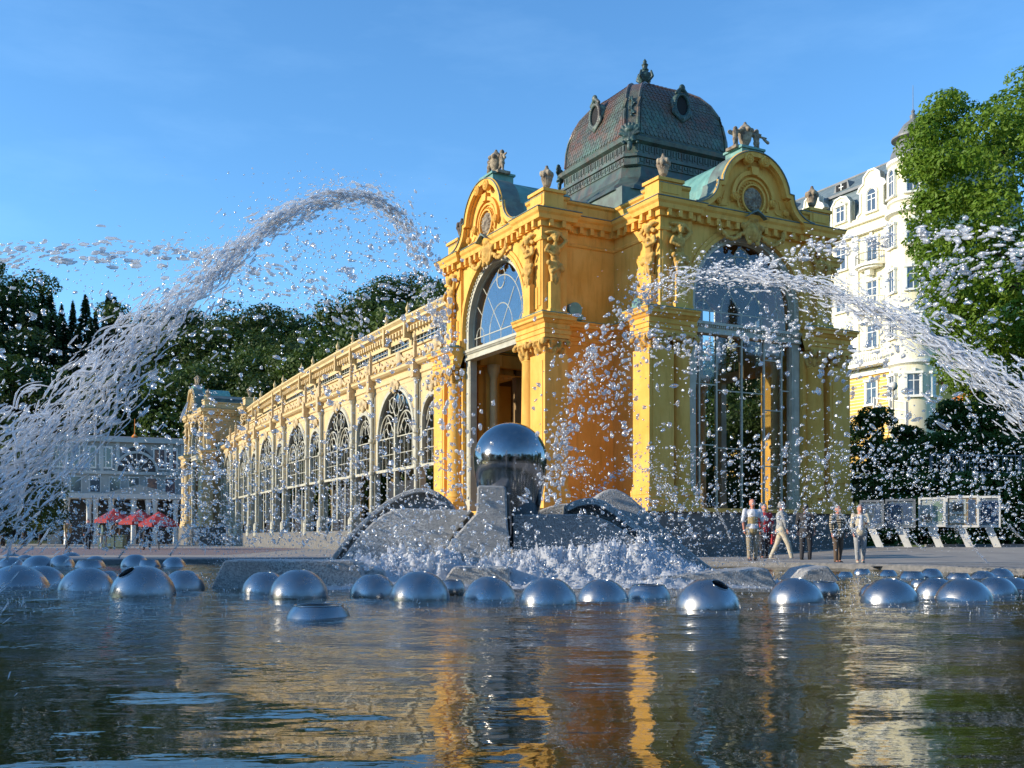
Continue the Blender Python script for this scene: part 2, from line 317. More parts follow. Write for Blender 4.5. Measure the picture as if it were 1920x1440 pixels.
    def mesh(s, name, smooth=False, auto=None):
        me = bpy.data.meshes.new(name); me.from_pydata([tuple(map(float, v)) for v in s.v], [], s.f); me.validate()
        bm = bmesh.new(); bm.from_mesh(me); bmesh.ops.recalc_face_normals(bm, faces=bm.faces)
        if auto is not None:
            for e in bm.edges:
                if len(e.link_faces) == 2 and e.calc_face_angle(0) > auto: e.smooth = False
            smooth = True
        for f in bm.faces: f.smooth = smooth
        bm.to_mesh(me); bm.free(); return me

def obj(name, me, mat=None, parent=None, loc=(0, 0, 0), rz=0, scale=None, rot=None):
    if isinstance(me, MB): me = me.mesh(name)
    o = bpy.data.objects.new(name, me)
    if mat is not None:
        mm = MATS[mat] if isinstance(mat, str) else mat
        if len(me.materials) == 0: me.materials.append(mm)
        elif me.materials[0] != mm:
            o.material_slots  # linked per object below
    COL.objects.link(o)
    if mat is not None and me.materials[0] != (MATS[mat] if isinstance(mat, str) else mat):
        o.material_slots[0].link = 'OBJECT'; o.material_slots[0].material = MATS[mat] if isinstance(mat, str) else mat
    o.location = loc; o.rotation_euler = rot if rot is not None else (0, 0, rz)
    if scale is not None: o.scale = scale if isinstance(scale, (tuple, list)) else (scale,)*3
    if parent is not None: o.parent = parent
    return o
def tag(o, label=None, cat=None, group=None, kind=None):
    if label: o['label'] = label
    if cat: o['category'] = cat
    if group: o['group'] = group
    if kind: o['kind'] = kind
    return o
def thing(name, label, cat, loc=(0, 0, 0), rz=0, group=None):
    o = bpy.data.objects.new(name, None); COL.objects.link(o); o.location = loc; o.rotation_euler = (0, 0, rz); o.empty_display_size = 0.3
    return tag(o, label, cat, group)
def copy_tree(o, parent=None):
    c = o.copy(); COL.objects.link(c)
    if parent is not None: c.parent = parent
    for ch in list(o.children): copy_tree(ch, c)
    return c

# organic shapes: capsules and ellipsoids fused by a voxel remesh
def organic(name, prims, voxel=0.04, smooth=4, sub=8):
    mb = MB()
    for p in prims:
        if p[0] == 'c':
            a, b, r0, r1 = Vector(p[1]), Vector(p[2]), p[3], p[4]; d = b-a; Ln = max(d.length, 1e-4)
            q = Vector((0, 0, 1)).rotation_difference(d.normalized() if d.length > 1e-6 else Vector((0, 0, 1)))
            prof = [(r0*math.sin(t), -r0*math.cos(t)) for t in np.linspace(0.02, PI/2, 4)]+[(r1*math.cos(t), Ln+r1*math.sin(t)) for t in np.linspace(0, PI/2-0.02, 4)]
            t_ = MB().lathe(prof, seg=sub+2); mb.add([q @ Vector(v)+a for v in t_.v], t_.f)
        elif p[0] == 'e':
            c, r = Vector(p[1]), p[2]; R = Matrix.Rotation(p[3][1], 3, p[3][0]) if len(p) > 3 else Matrix.Identity(3)
            prof = [(math.sin(t), -math.cos(t)) for t in np.linspace(0.05, PI-0.05, 8)]
            t_ = MB().lathe(prof, seg=sub+4); mb.add([R @ Vector((v[0]*r[0], v[1]*r[1], v[2]*r[2]))+c for v in t_.v], t_.f)
        elif p[0] == 'l':   # lathe profile at a point
            t_ = MB().lathe(p[2], c=p[1], seg=18); mb.add(t_.v, t_.f)
        elif p[0] == 'b':
            mb.box(*p[1])
    me = mb.mesh(name+'_raw'); o = bpy.data.objects.new('tmp', me); COL.objects.link(o)
    md = o.modifiers.new('r', 'REMESH'); md.mode = 'VOXEL'; md.voxel_size = voxel
    if smooth: s_ = o.modifiers.new('s', 'SMOOTH'); s_.iterations = smooth; s_.factor = 0.5
    dg = bpy.context.evaluated_depsgraph_get(); dg.update()
    out = bpy.data.meshes.new_from_object(o.evaluated_get(dg)); out.name = name
    for pl in out.polygons: pl.use_smooth = True
    bpy.data.objects.remove(o); bpy.data.meshes.remove(me)
    return out
# ---------------------------------------------------------------- ornament meshes shared by many parts
def ring_pts(c, r, n, plane='xz', rx=None):
    rx = rx or r; out = []
    for i in range(n):
        a = 2*PI*i/n
        if plane == 'xz': out.append((c[0]+rx*math.cos(a), c[1], c[2]+r*math.sin(a)))
        else: out.append((c[0]+rx*math.cos(a), c[1]+r*math.sin(a), c[2]))
    return out
def capital_mesh():
    pr = [('l', (0, 0, 0), [(0.34, -0.1), (0.36, 0), (0.34, 0.1), (0.36, 0.3), (0.46, 0.52)]), ('b', (-0.5, 0.5, -0.5, 0.5, 0.52, 0.62))]
    for k in range(8):
        a = 2*PI*k/8; c, s = math.cos(a), math.sin(a)
        pr.append(('c', (0.36*c, 0.36*s, 0.02), (0.46*c, 0.46*s, 0.24), 0.09, 0.07)); a += PI/8; c, s = math.cos(a), math.sin(a)
        pr.append(('c', (0.37*c, 0.37*s, 0.18), (0.50*c, 0.50*s, 0.42), 0.08, 0.065))
    for sx in (-1, 1):
        for sy in (-1, 1): pr.append(('e', (0.47*sx, 0.47*sy, 0.44), (0.11, 0.11, 0.12)))
    return organic('capital', pr, 0.028, 1)
CAPITAL = capital_mesh()
def atlas_mesh(flip=1, female=False):
    f = flip
    pr = [('e', (0, -0.10, 1.78), (0.13, 0.15, 0.17)), ('c', (0, -0.06, 1.5), (0, -0.08, 1.65), 0.08, 0.07),
          ('e', (0, -0.02, 1.28), (0.25, 0.17, 0.28)), ('e', (0.03*f, 0, 0.98), (0.19, 0.14, 0.22)), ('e', (0.05*f, 0, 0.75), (0.23, 0.18, 0.2)),
          ('c', (0.26*f, 0, 1.45), (0.52*f, -0.08, 1.72), 0.10, 0.075), ('c', (0.52*f, -0.08, 1.72), (0.18*f, -0.05, 1.98), 0.075, 0.06),
          ('c', (-0.26*f, 0, 1.45), (-0.46*f, -0.12, 1.22), 0.10, 0.075), ('c', (-0.46*f, -0.12, 1.22), (-0.16*f, -0.28, 1.08), 0.07, 0.055),
          ('c', (-0.24*f, 0.02, 1.72), (0.3*f, 0.02, 1.98), 0.09, 0.09), ('e', (0, 0.05, 1.99), (0.42, 0.2, 0.10)),
          ('c', (-0.28*f, -0.06, 0.78), (0.30*f, -0.10, 0.56), 0.11, 0.12), ('c', (0.25*f, -0.1, 0.70), (-0.18*f, -0.14, 0.42), 0.11, 0.10),
          ('c', (0, 0, 0.7), (0, 0, 0.0), 0.22, 0.15), ('c', (-0.2*f, -0.05, 0.6), (-0.12*f, -0.08, 0.05), 0.10, 0.05), ('c', (0.22*f, -0.03, 0.55), (0.12*f, -0.1, 0.15), 0.09, 0.05)]
    for k in range(6): pr.append(('e', (random.uniform(-.2, .2), -0.15, random.uniform(0.1, 0.5)), (0.05, 0.05, 0.14)))
    if female: pr += [('e', (0.1, -0.17, 1.36), (0.08, 0.08, 0.08)), ('e', (-0.1, -0.17, 1.36), (0.08, 0.08, 0.08))]
    for k in range(9): a = k*0.7; pr.append(('e', (0.13*math.cos(a), -0.05+0.12*math.sin(a), 1.88), (0.055, 0.055, 0.06)))
    return organic('atlas_figure', pr, 0.024, 1)
ATLAS = [atlas_mesh(1), atlas_mesh(-1, True)]
def urn_mesh():
    pr = [('l', (0, 0, 0), [(0.20, 0), (0.20, 0.07), (0.09, 0.13), (0.08, 0.22), (0.15, 0.32), (0.20, 0.50), (0.22, 0.64), (0.17, 0.70), (0.18, 0.76), (0.22, 0.80), (0.20, 0.90), (0.10, 0.98), (0.07, 1.06), (0.05, 1.14)])]
    for k in range(7):
        a = 2*PI*k/7; pr.append(('e', (0.21*math.cos(a), 0.21*math.sin(a), 0.76+0.05*math.sin(3*a)), (0.09, 0.09, 0.13)))
    for k in range(14):
        a = 2*PI*k/14; pr.append(('c', (0.13*math.cos(a), 0.13*math.sin(a), 0.30), (0.21*math.cos(a), 0.21*math.sin(a), 0.60), 0.02, 0.03))
    return organic('urn', pr, 0.024, 1)
URN = urn_mesh()
def cherub(cx, cy, z, s, lean, arm):
    g = lambda x, y, q: (cx+s*(x*math.cos(lean)-0*y), cy+s*y, z+s*(q+x*math.sin(lean)*0.5))
    return [('e', g(0, 0, 0.86), (.11*s, .12*s, .13*s)), ('e', g(0, 0, 0.58), (.15*s, .13*s, .2*s)), ('e', g(0, 0, 0.38), (.15*s, .14*s, .12*s)),
            ('c', g(-.07, 0, .34), g(-.14, -.1, .02), .08*s, .05*s), ('c', g(.07, 0, .34), g(.12, -.02, 0.0), .08*s, .05*s), ('c', g(-.12, 0, .7), g(-.12+arm*.3, -.1, .62+.15*arm), .055*s, .04*s), ('c', g(.12, 0, .7), g(.12+arm*.42, -.05, .74), .055*s, .04*s), ('e', g(-arm*.22, .1, .72), (.2*s, .04*s, .13*s))]
def statue_group_mesh():
    pr = [('b', (-0.75, 0.75, -0.32, 0.32, -0.12, 0.02)), ('l', (0, 0, 0), [(0.2, 0), (0.12, 0.12), (0.24, 0.35), (0.29, 0.6), (0.2, 0.75), (0.27, 0.82), (0.2, 0.92), (0.08, 1.02), (0.05, 1.12)])]
    for k in range(7): a = 2*PI*k/7; pr.append(('e', (0.27*math.cos(a), 0.27*math.sin(a), 0.74), (0.1, 0.1, 0.1)))
    pr += cherub(-0.55, -0.05, 0.0, 0.85, 0.3, 1) + cherub(0.58, -0.02, 0.0, 0.95, -0.3, 1)
    pr += [('c', (0.9, -0.1, 0.55), (1.08, -0.15, 0.42), 0.05, 0.07)]
    return organic('statue_group', pr, 0.03, 1)
STATUES = statue_group_mesh()
def cartouche_mesh():
    pr = [('e', (0, 0, 0), (0.36, 0.22, 0.42)), ('e', (0, -0.12, 0.02), (0.2, 0.16, 0.26))]
    for s in (-1, 1):
        pr += [('c', (0.2*s, -0.05, 0.38), (0.46*s, -0.05, 0.18), 0.09, 0.1), ('c', (0.42*s, -0.05, 0.1), (0.3*s, -0.08, -0.35), 0.08, 0.06), ('e', (0.48*s, -0.06, 0.2), (0.13, 0.13, 0.13)), ('e', (0.2*s, -0.12, -0.46), (0.1, 0.1, 0.1))]
        for k in range(7):
            t = k/6; pr.append(('e', (s*(0.5+1.1*t), -0.02, -0.12-0.28*math.sin(PI*t)+0.02*(k % 2)), (0.13, 0.10, 0.08+0.03*(k % 2))))
        pr.append(('e', (s*1.66, -0.02, 0.02), (0.09, 0.1, 0.26)))
    pr.append(('c', (-0.2, -0.08, 0.5), (0.2, -0.08, 0.5), 0.1, 0.1))
    return organic('cartouche', pr, 0.025, 1)
CARTOUCHE = cartouche_mesh()
def rosette_mesh(r=0.5):
    pr = [('e', (0, 0, 0), (r*0.95, 0.06, r*0.95))]
    for k in range(8): a = 2*PI*k/8; pr.append(('c', (0.12*math.cos(a), -0.05, 0.12*math.sin(a)), (r*0.8*math.cos(a), -0.06, r*0.8*math.sin(a)), 0.045, 0.03))
    for k in range(16): a = 2*PI*k/16; pr.append(('e', (r*.62*math.cos(a), -0.06, r*.62*math.sin(a)), (.05, .05, .05)))
    pr.append(('e', (0, -0.08, 0), (0.1, 0.06, 0.1)))
    return organic('medallion', pr, 0.022, 1)
ROSETTE = rosette_mesh()
def scroll_mesh(r=0.22):   # spiral roundel facing -y
    mb = MB(); mb.lathe([(r, -0.1), (r, 0.1), (r*0.8, 0.14), (r*0.62, 0.1), (r*0.5, 0.14), (r*0.25, 0.12), (0.01, 0.17)], seg=18)
    mb.v = [(v[0], -v[2], v[1]) for v in mb.v]; return mb.mesh('scroll', auto=0.6)
SCROLL = scroll_mesh()

# ---------------------------------------------------------------- the pavilion
ROT = math.radians(28.56); OX, OY = 5.855, 48.34
KW = 4.2
def qpath(a, w, yf, yp, K, ext=None):
    p = [(-yf, -a), (-yf, -w), (-yp, -w), (-yp, -K), (-K, -K), (-K, -yp), (-w, -yp), (-w, -yf), (-a, -yf)]
    if ext: p = [(-ext, 0), (-ext, -a)]+p+[(-a, -ext), (0, -ext)]
    return p
def along(path, step, fn, closed=False):
    n = len(path)
    for i in range(n if closed else n-1):
        a, b = Vector(path[i]), Vector(path[(i+1) % n]); d = b-a; Ln = d.length
        if Ln < step*0.8: continue
        k = max(1, int(Ln/step)); d.normalize(); nrm = Vector((d.y, -d.x))
        for j in range(k): fn(a+d*(Ln*(j+0.5)/k), d, nrm)
def obox(mb, p, d, nrm, wd, o0, o1, z0, z1):
    vs = []
    for z in (z0, z1):
        for s, o in ((-1, o0), (1, o0), (1, o1), (-1, o1)):
            q = p+d*(s*wd/2)+nrm*o; vs.append((q.x, q.y, z))
    mb.add(vs, [(0, 3, 2, 1), (4, 5, 6, 7), (0, 1, 5, 4), (1, 2, 6, 5), (2, 3, 7, 6), (3, 0, 4, 7)])

pav = thing('pavilion', 'large yellow baroque pavilion with dark copper dome and arched portals behind the fountain', 'building', (OX, OY, 0), ROT)
LOWP = qpath(2.95, 5.2, 8.05, 6.95, KW); UPP = qpath(2.95, 4.45, 7.75, 6.6, KW-0.1, ext=7.6)
def quadrant_parts():
    out = []
    # walls
    w = MB(); K = KW
    w.box(-6.95, -K, -K, -K+0.45, 1.95, 8.9); w.box(-K, -K+0.45, -6.95, -K-0.002, 1.95, 8.9)
    out.append(('wall', w, 'yellow stucco', None)); w = MB(); w.box(-6.7, -K+0.1, -K+0.1, -K+0.45, 8.9, 13.3); w.box(-K+0.1, -K+0.45, -6.7, -K+0.098, 8.9, 13.3)
    out.append(('upper_wall', w, 'yellow stucco', None))
    # lower pier bodies
    for m_ in (0, 1):
        p = MB(); sw = (lambda x0, x1, y0, y1: (y0, y1, x0, x1)) if m_ else (lambda x0, x1, y0, y1: (x0, x1, y0, y1))
        p.box(*sw(-4.98, -2.95, -7.62, -6.95), 2.5, 8.55)
        p.box(*sw(-5.2, -4.05, -8.05, -7.0), 2.75, 7.95); p.box(*sw(-5.28, -3.97, -8.13, -6.94), 2.45, 2.62); p.box(*sw(-5.24, -4.01, -8.09, -6.97), 2.62, 2.75)
        p.box(*sw(-5.04, -4.2, -8.075, -8.04), 3.1, 7.7)
        p.box(*sw(-4.75, -4.5, -7.75, -7.5), 3.0, 7.9)
        out.append(('pier', p, 'yellow stucco', None))
        b_ = MB(); b_.box(*sw(-5.32, -2.9, -8.18, -6.9), 1.95, 2.3); b_.box(*sw(-5.26, -2.93, -8.12, -6.92), 2.3, 2.45)
        out.append(('pier_base', b_, 'yellow trim', None))
        cx, cy = (-7.72, -3.5) if m_ else (-3.5, -7.72)
        c = MB().lathe([(0.5, 2.45), (0.5, 2.58), (0.45, 2.62), (0.47, 2.7), (0.41, 2.78), (0.39, 2.85), (0.385, 5.0), (0.345, 7.8), (0.38, 7.86), (0.35, 7.92)], (cx, cy, 0), 24)
        out.append(('column', c.mesh('column', auto=0.6), 'yellow stucco', None))
        u = MB(); u.box(*sw(-4.45, -2.93, -7.72, -6.6), 9.5, 13.25); u.box(*sw(-4.1, -3.2, -7.76, -7.6), 9.9, 10.75); u.box(*sw(-4.5, -2.9, -7.8, -6.55), 9.55, 9.8)
        u.box(*sw(-4.35, -4.15, -7.76, -7.7), 10.0, 12.6)
        out.append(('upper_pier', u, 'yellow stucco', None))
        s_ = MB(); s_.box(*sw(-3.88, -3.42, -7.98, -7.7), 9.82, 10.9); s_.box(*sw(-3.95, -3.35, -8.03, -7.7), 9.6, 9.82)
        s_.box(*sw(-4.72, -4.44, -7.5, -7.05), 9.82, 10.9); s_.box(*sw(-4.78, -4.44, -7.56, -7.0), 9.6, 9.82)
        out.append(('figure_pedestal', s_, 'yellow trim', None))
        pd = MB(); pd.box(*sw(-4.45, -3.35, -7.65, -6.75), 13.78, 14.5); pd.box(*sw(-4.53, -3.27, -7.73, -6.67), 14.5, 14.62); pd.box(*sw(-4.50, -3.30, -7.70, -6.70), 13.76, 13.95)
        pd.box(*sw(-4.3, -3.5, -7.68, -7.6), 14.05, 14.4)
        out.append(('parapet_pedestal', pd, 'yellow trim', None))
    # mid entablature and its copper cover
    e = MB().sweep(LOWP, [(-0.3, 8.58), (0.02, 8.58), (0.02, 8.72), (0.06, 8.74), (0.06, 8.9), (0.1, 8.92), (0.02, 8.95), (0.02, 9.12), (0.08, 9.16), (0.14, 9.24), (0.22, 9.28), (0.22, 9.38), (0.28, 9.44), (0.28, 9.49), (-0.6, 9.52)])
    out.append(('mid_cornice', e, 'yellow trim', None))
    e = MB().sweep(LOWP, [(-0.55, 9.50), (0.3, 9.495), (0.3, 9.52), (-0.1, 9.60), (-0.55, 9.62)])
    out.append(('cornice_flashing', e, 'green copper', None))
    # main cornice
    e = MB().sweep(UPP, [(-0.3, 12.6), (0.03, 12.6), (0.03, 12.68), (0.07, 12.72), (0.07, 12.78), (0.03, 12.8), (0.03, 13.06), (0.10, 13.10), (-0.3, 13.08), (0.12, 13.09), (0.12, 13.3), (0.30, 13.34), (0.33, 13.50), (0.40, 13.58), (0.44, 13.70), (-0.5, 13.73)][8:])
    def mod(p, d, n_): obox(e, p, d, n_, 0.17, 0.05, 0.29, 13.08, 13.33)
    along(UPP, 0.46, mod)
    out.append(('main_cornice', e, 'yellow trim', None))
    fr = MB().sweep(qpath(2.95, 4.45, 7.75, 6.6, KW-0.1), [(-0.2, 12.55), (0.05, 12.57), (0.07, 12.66), (0.03, 12.72), (0.03, 13.12), (-0.2, 13.12)])
    out.append(('frieze', fr, 'yellow trim', None))
    e = MB().sweep(UPP, [(-0.5, 13.72), (0.46, 13.715), (0.46, 13.745), (0.1, 13.80), (-0.5, 13.81)])
    out.append(('cornice_flashing', e, 'dark flashing', None))
    # parapet
    PP = qpath(2.9, 4.3, 7.55, 6.5, KW-0.2)
    e = MB().sweep(PP, [(0, 13.78), (0.05, 13.8), (0.05, 13.92), (0, 13.95), (0, 14.28), (0.08, 14.34), (0.10, 14.42), (-0.3, 14.46), (-0.3, 13.78)])
    out.append(('parapet', e, 'yellow trim', None))
    e = MB().sweep(PP, [(-0.32, 14.455), (0.11, 14.43), (0.11, 14.46), (-0.1, 14.50), (-0.32, 14.50)])
    out.append(('parapet_flashing', e, 'dark flashing', None))
    for sx, (cx, cy), rz in ((0, (-4.28, -6.2), 0), (1, (-6.2, -4.28), -PI/2)):
        b_ = MB(); b_.lathe([(0.3, -0.2), (0.3, 0.2), (0.2, 0.24), (0.12, 0.2)], seg=16); b_.v = [(v[2]+0.0, v[0], v[1]+9.95) if not sx else (v[0], v[2], v[1]+9.95) for v in b_.v]
        b_.v = [(v[0]+cx, v[1]+cy, v[2]) for v in b_.v]; b_.box(cx-0.3, cx+0.3, cy-0.3, cy+0.3, 9.55, 9.75)
        out.append(('scroll_bracket', b_, 'green copper', None))
    return out
qp = [(n_, mb if not isinstance(mb, MB) else mb.mesh(n_), mt) for n_, mb, mt, _ in quadrant_parts()]
def put_quadrant(parent, rz, wallmat=None, urnmat='statue stone', only=None, trim=None, skip=()):
    sub = {'yellow stucco': wallmat, 'yellow trim': trim}
    R = Matrix.Rotation(rz, 2)
    for n_, me, mt in qp:
        if (only and n_ not in only) or n_ in skip: continue
        obj(n_, me, sub.get(mt) or mt, parent, rz=rz)
    def at(n_, me, mt, x, y, z, a=0, sc=None):
        q = R @ Vector((x, y)); return obj(n_, me, mt, parent, (q.x, q.y, z), rz+a, sc)
    orn = 'ornament stucco' if not wallmat else 'cream ornament'
    if only is None or 'capital' in only:
        for m_ in (0, 1):
            s = (lambda x, y: (y, x)) if m_ else (lambda x, y: (x, y))
            at('capital', CAPITAL, orn, *s(-3.5, -7.72), 7.95); at('capital', CAPITAL, orn, *s(-4.62, -7.52), 7.95, 0, (1.22, 1.15, 1))
    if only is None or 'figures' in only:
        at('atlas_figure', ATLAS[0], orn, -3.65, -7.86, 10.85); at('atlas_figure', ATLAS[1], orn, -4.6, -7.27, 10.85, -PI/2)
        at('atlas_figure', ATLAS[1], orn, -7.86, -3.65, 10.85, -PI/2); at('atlas_figure', ATLAS[0], orn, -7.27, -4.6, 10.85, 0)
    if only is None or 'urn' in only:
        at('urn', URN, urnmat if urnmat != 'mix' else 'statue stone', -3.9, -7.2, 14.6, 0.3); at('urn', URN, urnmat if urnmat != 'mix' else 'dark urn stone', -7.2, -3.9, 14.6)
put_quadrant(pav, 0); put_quadrant(pav, PI/2, urnmat='statue stone'); put_quadrant(pav, -PI/2, urnmat='dark urn stone', skip=('wall',))
put_quadrant(pav, PI, only=('wall', 'upper_wall', 'main_cornice', 'parapet'))

# portal of one arm, facing -y
def band(mb, pts, w, y0, y1, closed=False):
    n = len(pts); inn = []
    for i in range(n):
        a = Vector(pts[i-1]) if i > 0 else Vector(pts[0]); b = Vector(pts[i+1]) if i < n-1 else Vector(pts[-1]); d = (b-a).normalized()
        inn.append((pts[i][0]-d.y*(-w)*-1, pts[i][1]+d.x*(-w)*-1) if False else (pts[i][0]+d.y*w, pts[i][1]-d.x*w))
    vs = [(x, y0, z) for x, z in pts]+[(x, y0, z) for x, z in inn]+[(x, y1, z) for x, z in pts]+[(x, y1, z) for x, z in inn]; fs = []
    for i in range(n-1): fs += [(i, i+1, n+i+1, n+i), (2*n+i, 3*n+i, 3*n+i+1, 2*n+i+1), (i, 2*n+i, 2*n+i+1, i+1), (n+i, n+i+1, 3*n+i+1, 3*n+i)]
    fs += [(0, n, 3*n, 2*n), (n-1, 3*n-1, 4*n-1, 2*n-1)]
    mb.add(vs, fs)
def ped_outline():
    L_ = []
    for i in range(9):
        t = i/8; L_.append((-3.05+1.1*math.sin(t*PI/2)**1.0*1.0, 13.76+0.98*(1-math.cos(t*PI/2))))
    L_.append((-1.72, 14.76))
    a0 = math.asin(0.36/1.78)
    arc = [(-1.78*math.cos(a), 14.4+1.78*math.sin(a)) for a in np.linspace(a0, PI-a0, 25)]
    R_ = [(-x, z) for x, z in reversed(L_)]
    return L_+arc[1:-1]+R_
PO = ped_outline(); ACZ = 10.15
portal = []
w = MB().arch_wall(-3.0, 3.0, 9.33, 13.3, 2.85, ACZ, -7.6, -7.1); w.box(-3.0, -2.85, -7.6, -7.1, 9.3, 9.34)
portal.append(('portal_wall', w, 'yellow stucco'))
a_ = MB().arch_band(2.86, 3.0, -7.70, -7.5, ACZ, 9.5); a_.arch_band(3.0, 3.16, -7.66, -7.5, ACZ, 9.5); portal.append(('archivolt', a_, 'yellow trim'))
a_ = MB().arch_band(2.6, 2.858, -7.5, -7.1, ACZ, 9.33)
for i in range(46):
    t = PI*(i+.5)/46; c, s = math.cos(t), math.sin(t); r = 2.74
    a_.box(r*c-0.035, r*c+0.035, -7.55, -7.49, ACZ+r*s-0.035, ACZ+r*s+0.035)
portal.append(('dentil_band', a_, 'pale iron paint'))
l_ = MB().box(-2.94, 2.94, -7.5, -7.1, 8.88, 9.33); l_.box(-2.94, 2.94, -7.6, -7.5, 9.22, 9.33); l_.box(-2.94, 2.94, -7.55, -7.5, 8.88, 8.98)
for i in range(56): x = -2.86+i*0.1035; l_.box(x, x+0.05, -7.57, -7.5, 9.13, 9.215)
portal.append(('lintel_beam', l_, 'pale iron paint'))
for s in (-1, 1):
    j = MB().box(s*2.72-0.2, s*2.72+0.2, -7.45, -7.12, 1.95, 8.88); j.box(s*2.72-0.12, s*2.72+0.12, -7.48, -7.44, 2.6, 8.6); j.box(s*2.72-0.24, s*2.72+0.24, -7.5, -7.1, 1.95, 2.5)
    portal.append(('jamb', j, 'pale iron paint'))
# tracery of the arch window
T = MB(); yy = -7.2; R0 = 2.58
def line(p, q, r=0.028): T.tube([(p[0], yy, p[1]), (q[0], yy, q[1])], r, 5)
def arc(cx, cz, r, a0, a1, n=20, th=0.028, rx=None): T.tube([(cx+(rx or r)*math.cos(a), yy, cz+r*math.sin(a)) for a in np.linspace(a0, a1, n)], th, 5)
HB = 9.85; C0 = 10.0
line((-2.55, HB), (2.55, HB), 0.03)
arc(0, HB, 1.15, 0, PI, 22, rx=1.05); arc(0, 12.1-0.0, 0.45, 0, 2*PI, 22, 0.035, rx=0.36)
arc(0, HB, 2.35, 0.0, PI, 32, rx=1.95)
line((0, 9.33), (0, HB)); line((0, 12.55), (0, 12.74))
for s in (-1, 1):
    line((0, HB), (s*1.95*0.62, HB+1.62)); line((s*1.32, HB+1.75), (s*1.75, ACZ+1.9)); line((s*1.8, HB+0.95), (s*2.3, ACZ+1.15))
    arc(s*1.98, HB, 0.42, 0, PI, 12, 0.028, rx=0.36); line((s*1.62, 9.33), (s*1.62, HB)); line((s*2.34, 9.33), (s*2.34, HB)); line((s*1.05, 9.33), (s*1.05, HB))
T.arch_band(2.54, 2.62, -7.25, -7.15, ACZ, 9.33)
portal.append(('tracery', T, 'pale iron paint'))
oc = MB(); oc.prism([(0.35*math.cos(a), 12.1+0.44*math.sin(a)) for a in np.linspace(0, 2*PI, 20, endpoint=False)], -7.17, -7.1); portal.append(('oculus', oc, 'hole dark'))
# rim and tympanum of the gable
t_ = MB().prism(PO, -7.85, -7.35); portal.append(('gable', t_, 'yellow stucco'))
r_ = MB(); band(r_, PO, 0.2, -8.15, -7.3); band(r_, [(x*0.93, 13.85+(z-13.76)*0.91) for x, z in PO], 0.12, -7.98, -7.84)
r_.tube([(x, -8.1, z) for x, z in PO], 0.06, 6)
arcp = lambda r, a0, a1, n, cz=14.35: [(-r*math.cos(a), cz+r*math.sin(a)) for a in np.linspace(a0, a1, n)]
band(r_, arcp(1.12, -0.2, PI+0.2, 24), 0.16, -7.98, -7.84); band(r_, arcp(0.86, -0.5, PI+0.5, 24), 0.08, -7.94, -7.84)
r_.prism([(-0.14, 15.3), (0.14, 15.3), (0.2, 15.62), (-0.2, 15.62)], -8.06, -7.84)
portal.append(('gable_moulding', r_, 'yellow trim'))
f_ = MB(); band(f_, [(x*1.01, z+0.03) for x, z in PO], 0.035, -8.2, -7.2); portal.append(('gable_flashing', f_, 'dark flashing'))
g_ = MB().prism([(x*0.985, z-0.03) for x, z in PO], -7.34, -4.4); portal.append(('copper_vault', g_, 'green copper'))
g_ = MB().box(-0.55, 0.55, -7.9, -6.9, 16.0, 16.42); g_.box(-0.62, 0.62, -7.97, -6.83, 16.36, 16.45); portal.append(('statue_plinth', g_, 'green copper'))
bd = MB()
for i in range(28):
    a = 2*PI*i/28; bd.lathe([(0.01, -0.045), (0.045, 0), (0.01, 0.045)], (0.66*math.cos(a), -7.9, 14.35+0.66*math.sin(a)), 6)
bd.arch_band(0.54, 0.6, -7.98, -7.84, 14.35, 14.35); bb = len(bd.v); q_ = MB().arch_band(0.54, 0.6, -7.98, -7.84, 0, 0); bd.add([(v[0], v[1], 14.35-v[2]) for v in q_.v], q_.f)
portal.append(('medallion_rim', bd, 'yellow trim'))
portal = [(n_, mb.mesh(n_), mt) for n_, mb, mt in portal]
gp = []
# arch panes: rays of glass between the tracery lines, each its own piece
bounds = [0, 0.42, 0.86, 1.32, PI/2, PI-1.32, PI-0.86, PI-0.42, PI]
for i in range(8):
    a0, a1 = bounds[i], bounds[i+1]; aa = np.linspace(a0, a1, 7)
    def outer(a):
        dx, dz = math.cos(a), math.sin(a); k = HB-ACZ; B = dz*k; return -B+math.sqrt(max(0, B*B-(k*k-2.57**2)))
    inner = [(1.05*math.cos(a), HB+1.15*math.sin(a)) for a in aa]; out_ = [(outer(a)*math.cos(a), HB+outer(a)*math.sin(a)) for a in reversed(aa)]
    gp.append(MB().prism(inner+out_, -7.215, -7.205).mesh('pane'))
gp.append(MB().prism([(1.05*math.cos(a), HB+1.15*math.sin(a)) for a in np.linspace(PI/2, PI, 9)]+[(0, HB)], -7.215, -7.205).mesh('pane'))
gp.append(MB().prism([(1.05*math.cos(a), HB+1.15*math.sin(a)) for a in np.linspace(0, PI/2, 9)]+[(0, HB)], -7.215, -7.205).mesh('pane'))
xs = [-2.56, -1.62, 0, 1.62, 2.56]
for i in range(4): gp.append(MB().box(xs[i], xs[i+1], -7.215, -7.205, 9.33, HB).mesh('pane'))
